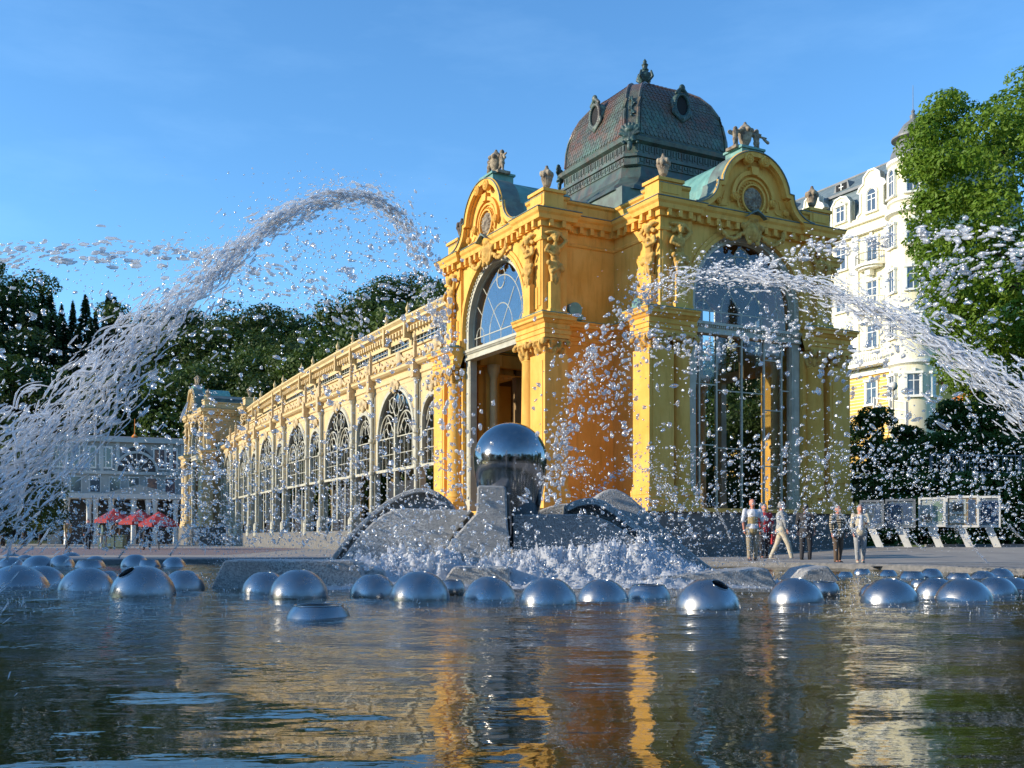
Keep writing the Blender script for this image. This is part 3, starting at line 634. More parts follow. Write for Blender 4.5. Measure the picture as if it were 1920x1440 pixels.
def put_portal(parent, rz, wallmat=None, trim=None, glassmat='sky glass', panes=True):
    sub = {'yellow stucco': wallmat, 'yellow trim': trim}
    for n_, me, mt in portal: obj(n_, me, sub.get(mt) or mt, parent, rz=rz)
    if panes:
        for me in gp: obj('pane', me, glassmat, parent, rz=rz)
    R = Matrix.Rotation(rz, 2)
    def at(n_, me, mt, x, y, z, a=0, sc=None):
        q = R @ Vector((x, y)); return obj(n_, me, mt, parent, (q.x, q.y, z), rz+a, sc)
    orn = 'ornament stucco' if not wallmat else 'cream ornament'
    at('cartouche', CARTOUCHE, orn, 0, -7.82, 13.05); at('medallion', ROSETTE, 'statue stone', 0, -7.9, 14.35)
    at('statue_group', STATUES, 'statue stone', 0, -7.45, 16.5)
    for s in (-1, 1):
        at('scroll', SCROLL, trim or 'yellow trim', s*0.42, -8.1, 15.85); at('scroll', SCROLL, trim or 'yellow trim', s*0.98, -7.98, 14.3, 0, 0.8); at('scroll', SCROLL, trim or 'yellow trim', s*1.75, -7.9, 14.05, 0, 0.65)
    ORN = organic('relief_scrolls', [('c', (s*x0, 0, z0), (s*x1, 0, z1), 0.045, 0.03) for s in (-1, 1) for x0, z0, x1, z1 in ((1.3, 13.95, 1.7, 13.9), (1.7, 13.9, 2.0, 14.1), (1.5, 14.2, 1.4, 14.5), (2.0, 14.1, 2.15, 14.0), (1.2, 14.05, 1.35, 13.92))], 0.03, 1) if 'ORN' not in globals() else globals()['ORN']
    globals()['ORN'] = ORN
    at('relief_scrolls', ORN, trim or 'yellow trim', 0, -7.86, 0)
    at('cartouche_cap', MB().prism([(-.42, 13.62), (-.5, 13.55), (-.2, 13.72), (0, 13.8), (.2, 13.72), (.5, 13.55), (.42, 13.62), (0, 13.9)], -0.32, 0.3).mesh('cartouche_cap') if 'CCAP' not in globals() else CCAP, 'dark flashing', 0, -7.9, 0)
put_portal(pav, 0, glassmat='pane glass'); put_portal(pav, -PI/2); put_portal(pav, PI/2, glassmat='pane glass')

# glazed screen in the front and right portals
def screen(rz):
    sc_ = MB(); ms = [-2.52, -2.25, -1.38, -0.08, 1.1, 2.05, 2.52]
    lev = [(6.9, 4.4), (8.1, 6.9, 4.5), (8.55, 6.7, 4.4), (6.7, 4.4), (6.05, 3.75, 8.1), (6.9, 4.6)]
    for x in ms[1:-1]: sc_.box(x-0.035, x+0.035, -7.34, -7.24, 1.98, 8.88)
    for i in range(6):
        zs = [1.98]+sorted(lev[i])+[8.88]
        for z in zs[1:-1]: sc_.box(ms[i]+0.035, ms[i+1]-0.035, -7.315, -7.265, z-0.022, z+0.022)
        for j in range(len(zs)-1): obj('pane', MB().box(ms[i]+0.03, ms[i+1]-0.03, -7.293, -7.287, zs[j]+0.02, zs[j+1]-0.02).mesh('pane'), 'pane glass', pav, rz=rz)
    obj('glazing_bars', sc_.mesh('glazing_bars'), 'pale iron paint', pav, rz=rz)
screen(0)
# interior: floor, vault, inner arches
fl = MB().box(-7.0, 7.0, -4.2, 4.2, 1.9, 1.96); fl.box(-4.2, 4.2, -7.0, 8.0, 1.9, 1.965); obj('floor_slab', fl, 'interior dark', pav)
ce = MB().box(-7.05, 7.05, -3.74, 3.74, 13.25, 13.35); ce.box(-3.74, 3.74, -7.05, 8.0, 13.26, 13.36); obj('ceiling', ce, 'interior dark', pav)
rf = MB().box(-7.5, 7.5, -3.9, 3.9, 13.55, 13.78); rf.box(-3.9, 3.9, -7.5, 7.5, 13.56, 13.79); obj('flat_roof', rf, 'dark flashing', pav)
for i, yq in enumerate((4.2, 7.6)):
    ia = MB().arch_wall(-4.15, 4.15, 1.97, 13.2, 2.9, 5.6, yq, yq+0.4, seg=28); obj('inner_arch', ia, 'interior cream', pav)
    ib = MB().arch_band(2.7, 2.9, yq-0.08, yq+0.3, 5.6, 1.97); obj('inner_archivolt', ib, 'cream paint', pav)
for s in (-1, 1):
    ia = MB().arch_wall(-3.7, 3.7, 8.0, 13.2, 3.0, 8.4, -3.9+(0.01 if s > 0 else 0), -3.6, seg=28)
    obj('crossing_arch', ia, 'interior cream', pav, rz=0 if s < 0 else -PI/2)
for a in (0, PI/2, -PI/2):    # inner pilasters beside each portal
    for s in (-1, 1):
        obj('inner_pilaster', MB().box(s*3.2-0.13, s*3.2+0.13, -6.35, -5.9, 1.97, 8.8).box(s*3.55-0.17, s*3.55+0.17, -6.6, -5.5, 1.97, 12.9).box(s*3.35-0.4, s*3.35+0.4, -6.7, -5.6, 8.8, 9.3), 'yellow trim', pav, rz=a)
        obj('inner_column', MB().lathe([(0.3, 1.97), (0.3, 2.4), (0.2, 2.5), (0.19, 4.6), (0.25, 4.65), (0.25, 4.75), (0.18, 4.8), (0.17, 8.2), (0.28, 8.5), (0.3, 8.8)], (s*2.82, -6.1, 0), 16).mesh('inner_column', auto=0.6), 'cream paint', pav, rz=a)
# podium
pm = MB(); BP = [(-8.5, -5.6), (-8.5, 5.6), (-5.6, 5.6), (-5.6, 8.5), (5.6, 8.5), (5.6, 5.6), (8.5, 5.6), (8.5, -5.6), (5.6, -5.6), (5.6, -8.5), (-5.6, -8.5), (-5.6, -5.6)]
pm.prism(BP, -0.2, 1.80, 'z'); obj('podium', pm, 'podium stone', pav)
pm = MB().prism([(x*1.012, y*1.012) for x, y in BP], 1.80, 1.95, 'z'); obj('podium_cap', pm, 'yellow trim', pav)
st = MB()
for i in range(9): st.box(-2.6, 2.6, -8.5-0.3*(i+1), -8.5-0.3*i-0.002 if i else -8.5, 0.05, 1.9-0.2*(i+1)+0.02)
obj('steps', st, 'podium stone', pav, rz=-PI/2)

# dome
DX, DY = 0.33, -0.15; DS = 0.95
prof = [(h*DS, z) for h, z in [(3.10, 16.95), (3.10, 17.25), (3.18, 17.28), (3.18, 17.4), (3.05, 17.45), (3.05, 17.85), (3.22, 17.95), (3.26, 18.12), (3.12, 18.2), (3.0, 18.34), (2.98, 18.6), (2.96, 19.0), (2.87, 19.5), (2.72, 20.0), (2.47, 20.5), (2.10, 20.95), (1.58, 21.3), (1.05, 21.52), (0.55, 21.68)]]
def octring(h, c, z): return [(h-c, -h, z), (h, -(h-c), z), (h, h-c, z), (h-c, h, z), (-(h-c), h, z), (-h, h-c, z), (-h, -(h-c), z), (-(h-c), -h, z)]
def octmesh(pr, c=0.42):
    mb = MB(); n = len(pr); vs = []
    for h, z in pr: vs += octring(h, min(c, h*0.5), z)
    fs = [(k*8+i, k*8+(i+1) % 8, (k+1)*8+(i+1) % 8, (k+1)*8+i) for k in range(n-1) for i in range(8)]
    fs += [tuple(range(8))[::-1], tuple(range((n-1)*8, n*8))]
    return mb.add(vs, fs)
obj('dome_shell', octmesh(prof[8:]), 'dome copper', pav, (DX, DY, 0))
bandm = octmesh([(2.87, 16.9)]+prof[:9]+[(2.85, 18.3)])
for rz_ in range(4):
    for i in range(34):
        x = -2.45+i*0.148; R = Matrix.Rotation(rz_*PI/2, 2)
        for (z0, z1, h0, wd) in ((17.5, 17.82, 2.88, 0.05), (17.0, 17.22, 2.93, 0.06)):
            p = R @ Vector((x, -h0)); d = R @ Vector((1, 0)); n_ = R @ Vector((0, -1)); obox(bandm, p, d, n_, wd*(1+(i % 2)), 0, 0.05, z0+(0.08 if i % 2 else 0), z1)
obj('dome_band', bandm, 'dome trim copper', pav, (DX, DY, 0))
obj('dome_skirt', octmesh([(4.3, 15.3), (4.1, 15.55), (3.5, 15.95), (3.05, 16.4), (2.9, 16.92)], 0.6), 'dome trim copper', pav, (DX, DY, 0))
obj('dome_base', MB().box(-4.2, 4.2, -4.2, 4.2, 13.7, 15.35), 'dark flashing', pav, (DX, DY, 0))
# scales of the dome
sm = MB(); pts = [Vector((h, z)) for h, z in prof[9:]]
Ls = [0]
for i in range(1, len(pts)): Ls.append(Ls[-1]+(pts[i]-pts[i-1]).length)
def pat(s):
    for i in range(1, len(pts)):
        if s <= Ls[i]: t = (s-Ls[i-1])/(Ls[i]-Ls[i-1]); return pts[i-1].lerp(pts[i], t), (pts[i]-pts[i-1]).normalized()
    return pts[-1], (pts[-1]-pts[-2]).normalized()
s = 0.02; row = 0; STEP = 0.17
while s < Ls[-1]-0.3:
    p, tg = pat(s); p2, _ = pat(s+STEP*1.6); nr = Vector((tg.y, -tg.x))
    hw = p.x-min(0.42, p.x*0.5)-0.14; n = max(1, int(2*hw/0.22)); wd = 2*hw/n
    for k in range(n+(row % 2)):
        xc = -hw+(k+0.5-(0.5 if row % 2 else 0))*wd
        x0, x1 = max(-hw, xc-wd*0.5), min(hw, xc+wd*0.5)
        if x1-x0 < wd*0.3: continue
        lift = 0.032; a0 = p+nr*lift; am = a0.lerp(p2+nr*0.01, 0.35); b0 = p2+nr*0.008
        loc = [((x0+x1)/2-wd*0.22, a0), ((x0+x1)/2+wd*0.22, a0), (x1-0.01, am), (x1-0.01, b0), (x0+0.01, b0), (x0+0.01, am)]
        for q in range(4):
            R = Matrix.Rotation(q*PI/2, 2); vs = []
            for xx, hz in loc: v2 = R @ Vector((xx, -hz.x)); vs.append((v2.x, v2.y, hz.y))
            base = [R @ Vector((xx, -(hz.x-0.05))) for xx, hz in loc]
            vs += [(v2.x, v2.y, loc[i][1].y-0.015) for i, v2 in enumerate(base)]
            sm.add(vs, [(0, 1, 2, 3, 4, 5), (0, 6, 7, 1), (1, 7, 8, 2), (5, 11, 6, 0)])
    s += STEP; row += 1
o = obj('roof_scales', sm, 'dome copper', pav, (DX, DY, 0)); o['kind'] = 'stuff'
# ribs on the four cut corners
for q in range(4):
    R = Matrix.Rotation(q*PI/2, 2); rb = MB(); rp = MB()
    for off in (-1, 1):
        pl = []
        for h, z in prof[9:]:
            c = min(0.42, h*0.5); v2 = R @ Vector((-(h-c), -h) if off > 0 else (-h, -(h-c))); pl.append((v2.x*1.005, v2.y*1.005, z))
        rb.tube(pl, 0.07, 6)
        pl2 = []
        for h, z in prof[9:]:
            c = min(0.42, h*0.5)+0.16; v2 = R @ Vector((-(h-c), -h) if off > 0 else (-h, -(h-c))); pl2.append((v2.x*1.004, v2.y*1.004, z))
        rb.tube(pl2[:-1], 0.035, 5)
    obj('dome_rib', rb.mesh('dome_rib', auto=0.7), 'dome copper', pav, (DX, DY, 0))
orn = [('e', (0, 0, 0), (0.34, 0.16, 0.34)), ('e', (0, -0.1, 0.28), (0.22, 0.12, 0.14)), ('e', (0, -0.08, -0.45), (0.13, 0.1, 0.2))]
for k in range(9): a = PI*k/8; orn.append(('c', (0.1*math.cos(a), -0.1, 0.1*math.sin(a)), (0.42*math.cos(a), -0.1, 0.1+0.42*math.sin(a)), 0.05, 0.07))
for k in range(14): orn.append(('e', (random.uniform(-.35, .35), -0.1, random.uniform(-.4, .3)), (.07, .07, .07)))
CORN = organic('corner_ornament', orn, 0.03, 1)
for q in range(4):
    R = Matrix.Rotation(q*PI/2, 2); v2 = R @ Vector((-2.85, -2.85)); obj('corner_ornament', CORN, 'finial copper', pav, (DX+v2.x, DY+v2.y, 18.1), q*PI/2-PI/4)
rel = [('c', (0, 0, -.5), (0, 0, .5), .03, .03)]+[('e', (0.12*math.sin(k*1.3), 0, -0.45+k*0.1), (.07, .04, .05)) for k in range(10)]
REL = organic('rib_relief', rel, 0.02, 1)
for q in range(4):
    R = Matrix.Rotation(q*PI/2, 2); v2 = R @ Vector((-2.52, -2.52)); obj('rib_relief', REL, 'finial copper', pav, (DX+v2.x, DY+v2.y, 19.6), 0, rot=(-0.28, 0, q*PI/2-PI/4))
# lucarnes
lo = []
for k in range(26): a = 2*PI*k/26; lo.append(('e', (0.44*math.cos(a), 0, 0.58*math.sin(a)), (0.10, 0.11, 0.10)))
lo += [('e', (0, -0.02, 0.92), (0.18, 0.14, 0.2)), ('c', (-0.35, 0, 0.62), (-0.1, 0, 0.85), 0.1, 0.1), ('c', (0.35, 0, 0.62), (0.1, 0, 0.85), 0.1, 0.1), ('e', (-0.5, 0, -0.35), (0.14, 0.1, 0.2)), ('e', (0.5, 0, -0.35), (0.14, 0.1, 0.2)),
       ('c', (0, 0.0, -0.65), (0, 0.15, -1.1), 0.16, 0.05), ('c', (-0.45, 0, -.5), (0, 0.0, -0.8), .08, .1), ('c', (0.45, 0, -.5), (0, 0.0, -0.8), .08, .1)]
LUC = organic('lucarne_frame', lo, 0.03, 1)
for q in range(4):
    R = Matrix.Rotation(-q*PI/2, 2); v2 = R @ Vector((0, -2.78))
    lf = obj('lucarne', LUC, 'finial copper' if q != 1 else 'dome trim copper', pav, (DX+v2.x, DY+v2.y, 20.0), -q*PI/2, 0.86)
    br = MB(); br.lathe([(0.5, 0.05), (0.55, 0.12), (0.5, 1.3)], seg=20); br.v = [(v[0], v[2], v[1]*1.25) for v in br.v]; obj('lucarne_barrel', br.mesh('lucarne_barrel', auto=0.8), 'dome copper', lf)
    dk = MB().prism([(0.37*math.cos(a), 0.5*math.sin(a)) for a in np.linspace(0, 2*PI, 20, endpoint=False)], 0.03, 0.045); obj('lucarne_opening', dk, 'hole dark', lf)
fin = [('l', (0, 0, 0), [(0.5, 0.0), (0.42, 0.08), (0.16, 0.14), (0.13, 0.45), (0.2, 0.5), (0.3, 0.68), (0.34, 0.82), (0.24, 0.95), (0.12, 1.02), (0.2, 1.1), (0.12, 1.16), (0.13, 1.3), (0.17, 1.34), (0.08, 1.42), (0.1, 1.5), (0.05, 1.58), (0.02, 1.64)])]
for k in range(4):
    a = PI/2*k+0.4; fin += [('c', (0.2*math.cos(a), 0.2*math.sin(a), 0.55), (0.42*math.cos(a), 0.42*math.sin(a), 0.72), 0.07, 0.07), ('c', (0.42*math.cos(a), 0.42*math.sin(a), 0.72), (0.34*math.cos(a), 0.34*math.sin(a), 0.98), 0.07, 0.05)]
for k in range(10): a = 2*PI*k/10; fin.append(('e', (0.5*math.cos(a), 0.5*math.sin(a), 0.06), (0.07, 0.07, 0.08)))
obj('finial', organic('finial', fin, 0.028, 1), 'finial copper', pav, (DX, DY, 21.6))
# ---------------------------------------------------------------- the long glazed colonnade hall
U = Vector((-math.sin(ROT), math.cos(ROT))); V = Vector((math.cos(ROT), math.sin(ROT)))
hall = thing('colonnade_hall', 'long cream cast-iron colonnade hall with arched windows running back from the yellow pavilion', 'building', (OX, OY, 0), ROT)
BEND = 0.00088
def hallx(y): return -7.2+BEND*(y-5.45)**2
def bay_parts(W, wide):
    """bay lying along +x from 0 to W, facade facing -y, local z as in the place"""
    out = []; cx = W/2; r = (W/2-0.28); 
    cz = 6.25 if wide else 6.75
    if wide: r = 2.62
    else: r = 1.28
    w = MB().arch_wall(0.0, W, cz, 9.2, r, cz, 0, 0.3, cx, 26)
    w.box(0.0, cx-r, 0.001, 0.3, 4.5, cz); w.box(cx+r, W, 0.001, 0.3, 4.5, cz)
    out.append(('spandrel_wall', w, 'cream paint'))
    t = MB().arch_band(r-0.12, r+0.08, -0.08, 0.2, cz, 4.5, cx)
    t.arch_band(r+0.08, r+0.14, -0.04, 0.1, cz, 4.5, cx)
    out.append(('arch_frame', t, 'pale iron paint'))
    q = MB(); yy = 0.06
    def ln(x0, z0, x1, z1, th=0.03): q.tube([(x0, yy, z0), (x1, yy, z1)], th, 5)
    def ar(x, z, rr, a0=0, a1=2*PI, n=18, th=0.028, rx=None): q.tube([(x+(rx or rr)*math.cos(a), yy, z+rr*math.sin(a)) for a in np.linspace(a0, a1, n)], th, 5)
    zr = 6.25
    ln(cx-r, zr, cx+r, zr, 0.045); ln(cx-r, 5.35, cx+r, 5.35, 0.03); q.box(cx-r, cx+r, -0.1, 0.2, 4.4, 4.55)
    nb = 10 if wide else 5
    for i in range(1, nb): ln(cx-r+2*r*i/nb, 4.5, cx-r+2*r*i/nb, zr, 0.022)
    if wide:
        q.box(cx-0.09, cx+0.09, -0.08, 0.18, 2.0, 7.0)
        for s in (-1, 1):
            ar(cx+s*1.27, zr+0.15, 1.12, 0, PI, 20, 0.045); ar(cx+s*1.27, zr+0.15, 0.72, 0, PI, 16, 0.028); ar(cx+s*1.05, zr+0.55, 0.33, -0.8, 4.2, 16, 0.028); ar(cx+s*1.5, zr+0.25, 0.3, 0, 2*PI, 14, 0.028)
            ln(cx+s*0.12, zr, cx+s*1.27, zr+1.2); ln(cx+s*2.35, zr, cx+s*1.27, zr+1.2)
            ar(cx+s*0.62, zr+1.75, 0.42, 0, 2*PI, 16, 0.03)
            q.tube([(cx+s*0.1, yy, 7.0), (cx+s*0.3, yy, 7.6), (cx+s*0.9, yy, 8.1), (cx+s*1.1, yy, 8.35)], 0.03, 5)
        ar(cx, zr+1.75, 0.62, 0, 2*PI, 20, 0.035, rx=0.5)
    else:
        ar(cx, cz, 0.85, 0, PI, 16, 0.03); ar(cx-0.3, cz+0.25, 0.3, -0.5, 4.2, 14, 0.028); ar(cx+0.3, cz+0.25, 0.3, -1, 3.7, 14, 0.028); ln(cx, cz, cx, cz+1.28); ln(cx-0.9, cz-0.4, cx, cz+0.85); ln(cx+0.9, cz-0.4, cx, cz+0.85)
    out.append(('tracery', q, 'pale iron paint'))
    g = MB().prism([(cx+(r-.05)*math.cos(a), cz+(r-.05)*math.sin(a)) for a in np.linspace(0, PI, 18)], 0.095, 0.105) ; out.append(('pane', g, 'pane glass'))
    for s in range(2):
        x0 = cx-r+s*r; out.append(('pane', MB().box(x0+0.03, x0+r-0.03, 0.095, 0.105, 4.55, zr if wide else cz), 'pane glass'))
    # entablature, attic and low roof
    c = MB(); pf = [(0.35, 8.95), (-0.02, 8.95), (-0.02, 9.15), (-0.10, 9.2), (-0.10, 9.35), (-0.03, 9.38), (-0.03, 9.55), (-0.2, 9.62), (-0.32, 9.72), (-0.32, 9.84), (-0.38, 9.9), (0.6, 9.96), (0.6, 8.95)]
    c.prism(pf, 0.0, W, 'x'); out.append(('cornice', c, 'cream paint'))
    a = MB().box(0.0, W, 0.25, 0.4, 9.9, 10.75); a.box(0, W, 0.15, 0.45, 10.75, 10.85); out.append(('attic', a, 'cream paint'))
    rf = MB().prism([(0.4, 10.5), (2.3, 10.95), (2.3, 11.05), (0.4, 10.6)], 0, W, 'x'); out.append(('lower_roof', rf, 'dark flashing'))
    # clerestory
    k = MB().box(0, W, 2.2, 2.5, 10.6, 11.35); k.box(0, W, 2.2, 2.5, 12.3, 12.95); k.box(0, 0.22, 2.15, 2.52, 11.35, 12.3); k.box(W-0.22, W, 2.15, 2.52, 11.35, 12.3)
    out.append(('clerestory_wall', k, 'cream paint'))
    kc = MB().prism([(2.5, 12.9), (2.1, 12.9), (2.1, 13.0), (1.85, 13.1), (1.85, 13.25), (1.7, 13.4), (1.7, 13.5), (2.6, 13.56)], 0, W, 'x')
    n = max(2, int(W/0.42))
    for i in range(n): x = W*(i+.5)/n; kc.box(x-0.09, x+0.09, 1.92, 2.2, 12.62, 12.9)
    out.append(('upper_cornice', kc, 'cream paint'))
    m_ = MB(); n = 12 if wide else 6
    for i in range(1, n): x = 0.22+(W-.44)*i/n; m_.box(x-0.02, x+0.02, 2.26, 2.31, 11.35, 12.3)
    m_.box(0.2, W-0.2, 2.26, 2.31, 12.05, 12.09); out.append(('glazing_bars', m_, 'pale iron paint'))
    out.append(('pane', MB().box(0.2, W-0.2, 2.33, 2.34, 11.35, 12.3), 'sky glass'))
    tr = MB().prism([(2.5, 13.5), (6.5, 14.2), (10.5, 13.5), (10.5, 13.4), (2.5, 13.4)], 0, W, 'x'); out.append(('roof', tr, 'dark flashing'))
    # back wall and floor inside
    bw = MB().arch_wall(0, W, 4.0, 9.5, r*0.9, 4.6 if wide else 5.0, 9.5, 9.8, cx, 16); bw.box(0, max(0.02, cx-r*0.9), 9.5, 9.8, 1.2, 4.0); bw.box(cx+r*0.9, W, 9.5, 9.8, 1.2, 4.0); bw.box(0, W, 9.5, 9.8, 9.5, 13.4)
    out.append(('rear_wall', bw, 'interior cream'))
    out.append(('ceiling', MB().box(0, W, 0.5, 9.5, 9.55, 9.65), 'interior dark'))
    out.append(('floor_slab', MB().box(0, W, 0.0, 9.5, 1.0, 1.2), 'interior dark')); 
    out.append(('plinth', MB().box(0, W, -0.25, 0.0, -0.1, 1.25), 'podium stone'))
    if wide:
        for x in (cx-1.3, cx+1.3): out.append(('door_post', MB().lathe([(0.1, 1.2), (0.1, 1.4), (0.06, 1.45), (0.05, 4.4)], (x, 0.05, 0), 8), 'pale iron paint'))
        for x in (cx-2.0, cx-0.68, cx+0.68, cx+2.0): out.append(('door_leaf', MB().box(x-0.6, x+0.6, 0.5, 0.54, 1.25, 3.9), 'door dark'))
    return [(n_, mb.mesh(n_), mt) for n_, mb, mt in out]
def pier_parts():
    out = []
    c = MB(); 
    c.lathe([(0.26, 1.0), (0.26, 1.9), (0.2, 2.0), (0.13, 2.1), (0.12, 4.3), (0.17, 4.4), (0.17, 4.55), (0.13, 4.6), (0.12, 6.1), (0.2, 6.2), (0.2, 6.35), (0.12, 6.4), (0.11, 8.7), (0.2, 8.9), (0.22, 9.0)], (0, -0.16, 0), 12)
    c.box(-0.2, 0.2, -0.05, 0.28, 1.0, 9.0); out.append(('column', c, 'pale iron paint'))
    e = MB().box(-0.2, 0.2, -0.44, 0.3, 8.98, 9.96); e.box(-0.08, 0.08, -0.32, -0.16, 9.96, 10.8); e.lathe([(0.13, 10.8), (0.07, 10.88), (0.11, 11.02), (0.04, 11.15), (0.015, 11.35)], (0, -0.24, 0), 8); out.append(('attic_post', e, 'cream ornament'))
    f = MB().box(-0.11, 0.11, 1.75, 2.3, 12.3, 13.55); f.lathe([(0.13, 13.55), (0.15, 13.68), (0.06, 13.76), (0.13, 13.92), (0.13, 14.02), (0.03, 14.22), (0.015, 14.35)], (0, 2.0, 0), 8); out.append(('roof_finial', f, 'cream paint'))
    return [(n_, mb.mesh(n_), mt) for n_, mb, mt in out]
BAYW, BAYN, PIERS = bay_parts(6.4, True), bay_parts(3.35, False), pier_parts()
at_o = []
for k in range(26): at_o.append(('e', (0.25+k*0.235, 0, 0.25+0.1*math.sin(k*1.9)), (0.13, 0.07, 0.16)))
ATTICW = organic('attic_relief', at_o+[('e', (3.2, -.05, .35), (.35, .15, .42))], 0.045, 1)
at_o = [('e', (0.2+k*0.235, 0, 0.25+0.1*math.sin(k*1.9)), (0.13, 0.07, 0.16)) for k in range(13)]
ATTICN = organic('attic_relief', at_o+[('e', (1.65, -.05, .4), (.3, .15, .42))], 0.045, 1)
KEYO = organic('keystone_ornament', [('e', (0, 0, 0), (.3, .14, .42)), ('e', (-.35, 0, .1), (.25, .1, .14)), ('e', (.35, 0, .1), (.25, .1, .14)), ('e', (0, -.1, .1), (.16, .12, .2)), ('e', (-.55, 0, -.08), (.14, .08, .2)), ('e', (.55, 0, -.08), (.14, .08, .2))], 0.035, 1)
y = 5.45; seq = [3.45]+[6.5, 3.4]*5+[6.5]
for i, wl_ in enumerate(seq):
    x0, x1 = hallx(y), hallx(y+wl_); ang = PI/2-math.atan2(x1-x0, wl_)      # direction of local +x of the bay, in hall space
    L_ = math.hypot(x1-x0, wl_); wide = wl_ > 5; parts = BAYW if wide else BAYN; base = 6.4 if wide else 3.35; sx = L_/base
    # the bay runs along +y with its facade facing -x: start from the far end so that the outside is on the left
    R = Matrix.Rotation(ang+PI, 2)
    for n_, me, mt in parts: o = obj(n_, me, mt, hall, (x1, y+wl_, 0), ang+PI, (sx, 1, 1))
    def at(n_, me, mt, lx, ly, z): q = R @ Vector((lx*sx, ly)); obj(n_, me, mt, hall, (x1+q.x, y+wl_+q.y, z), ang+PI)
    at('attic_relief', ATTICW if wide else ATTICN, 'cream ornament', 0.05, 0.2, 10.1)
    at('keystone_ornament', KEYO, 'cream ornament', base/2, -0.1, 8.95 if wide else 8.45)
    for n_, me, mt in PIERS: obj(n_, me, mt, hall, (x1, y+wl_, 0), ang+PI)
    if i == 0:
        for n_, me, mt in PIERS: obj(n_, me, mt, hall, (x0, y+0.15, 0), ang+PI)
    y += wl_
YEND = y

# the far end pavilion repeats the near one
endp = thing('end_pavilion', 'cream end pavilion with gable statues at the far end of the colonnade hall', 'building', (0, 0, 0), ROT)
ec = Vector((OX, OY))+V*(1.75)+U*(YEND+4.6); endp.location = (ec.x, ec.y, 0)
put_quadrant(endp, 0, 'end stucco', trim='cream paint'); put_quadrant(endp, -PI/2, 'end stucco', trim='cream paint')
put_portal(endp, -PI/2, 'end stucco', 'cream paint')
gr = MB().prism([(-4.0, 13.78), (-3.4, 14.9), (-1.5, 15.4), (1.5, 15.4), (3.4, 14.9), (4.0, 13.78)], -7.2, 6, 'x'); obj('glazed_roof', gr, 'dome trim copper', endp)
for i in range(14): obj('roof_rib', MB().prism([(-4.02, 13.8), (-3.42, 14.95), (-1.5, 15.45), (-1.5, 15.4), (-3.4, 14.88), (-3.98, 13.78)], -7.1+i, -7.03+i, 'x').mesh('roof_rib') if i == 0 else RR, 'cream paint', endp, (i*1.0 if i else 0, 0, 0)) if i == 0 else None
obj('podium', MB().box(-8.3, 6, -5.3, 5.3, -0.2, 1.95), 'podium stone', endp)

# ---------------------------------------------------------------- hotel on the right
HX, HY = 36.4, 90.0
hd = Vector((-0.455, 0.890)); hang = math.atan2(hd.y, hd.x)     # facade runs away from the corner along hd
hotel = thing('hotel', 'tall pale yellow hotel with slate mansard roof and round corner turret behind the chestnut tree', 'building', (HX, HY, 0), hang-PI)
# in hotel space: x from 0 (corner) to -LH along the facade, facade facing -y (towards the sun), body behind at +y
HL, HZ = 30.0, 10.2
FZ = [12.0, 17.45, 21.5, 25.5, 29.5, 33]     # floor levels
obj('wall', MB().box(-HL, -2.0, 0, 14, HZ-6, 29.6), 'hotel wall', hotel)
obj('lower_wall', MB().box(-HL, 0.0, -0.12, 14.1, HZ-6, 16.0), 'hotel lower wall', hotel)
obj('side_wall', MB().box(-2.2, 0.0, 0.25, 14, 16.0, 29.6), 'hotel wall', hotel)
rg = MB()
for k in range(19): z = HZ+k*0.3; rg.box(-HL, 0.02, -0.15, -0.11, z, z+0.07)
obj('rustication', rg, 'hotel wall', hotel)
for z, h_, d_, nm in ((15.9, 0.45, 0.35, 'string_course'), (20.9, 0.22, 0.15, 'string_course'), (29.2, 0.5, 0.45, 'cornice'), (30.3, 0.3, 0.3, 'attic_moulding')):
    obj(nm, MB().box(-HL, -1.9, -d_, 0.2, z, z+h_), 'hotel trim', hotel)
obj('attic_wall', MB().box(-HL, -1.9, 0.05, 14, 29.6, 30.9), 'hotel wall', hotel)
def hwindow(x, y, z, w, h, parent, arched=False, blind=False, rz=0):
    f = MB(); f.box(-w/2-0.18, -w/2, -0.12, 0.1, 0, h); f.box(w/2, w/2+0.18, -0.12, 0.1, 0, h); f.box(-w/2-0.25, w/2+0.25, -0.22, 0.1, -0.16, 0)
    if arched: f.arch_band(w/2, w/2+0.2, -0.12, 0.1, h, h)
    else: f.box(-w/2-0.25, w/2+0.25, -0.2, 0.1, h, h+0.2); f.box(-0.15, 0.15, -0.2, -0.02, h+0.18, h+0.5)
    fo = obj('window', f.mesh('window'), 'hotel trim', parent, (x, y, z), rz)
    s = MB(); s.box(-w/2, -w/2+0.07, -0.04, 0.02, 0, h); s.box(w/2-0.07, w/2, -0.04, 0.02, 0, h); s.box(-0.04, 0.04, -0.04, 0.02, 0, h); s.box(-w/2, w/2, -0.041, 0.019, h*0.68, h*0.68+0.07); s.box(-w/2, w/2, -0.041, 0.019, 0, 0.07); s.box(-w/2, w/2, -0.041, 0.019, h-0.06, h)
    if arched: s.arch_band(w/2-0.07, w/2, -0.04, 0.02, h, h)
    obj('sash', s.mesh('sash'), 'white paint', fo)
    poly = [(-w/2, 0), (w/2, 0)]+([(w/2*math.cos(a), h+w/2*math.sin(a)) for a in np.linspace(0, PI, 10)] if arched else [(w/2, h), (-w/2, h)])
    obj('pane', MB().prism(poly, -0.012, 0.0).mesh('pane'), 'hotel glass', fo)
    return fo
def pil(x, z0, z1, w=0.7): 
    obj('pilaster', MB().box(x-w/2, x+w/2, -0.16, 0.1, z0, z1), 'hotel trim', hotel); obj('pilaster_capital', MB().box(x-w/2-.1, x+w/2+.1, -0.24, 0.1, z1-0.5, z1), 'hotel trim', hotel)
cols = [-6.6, -10.5, -14.4, -18.3, -22.2, -26.1]
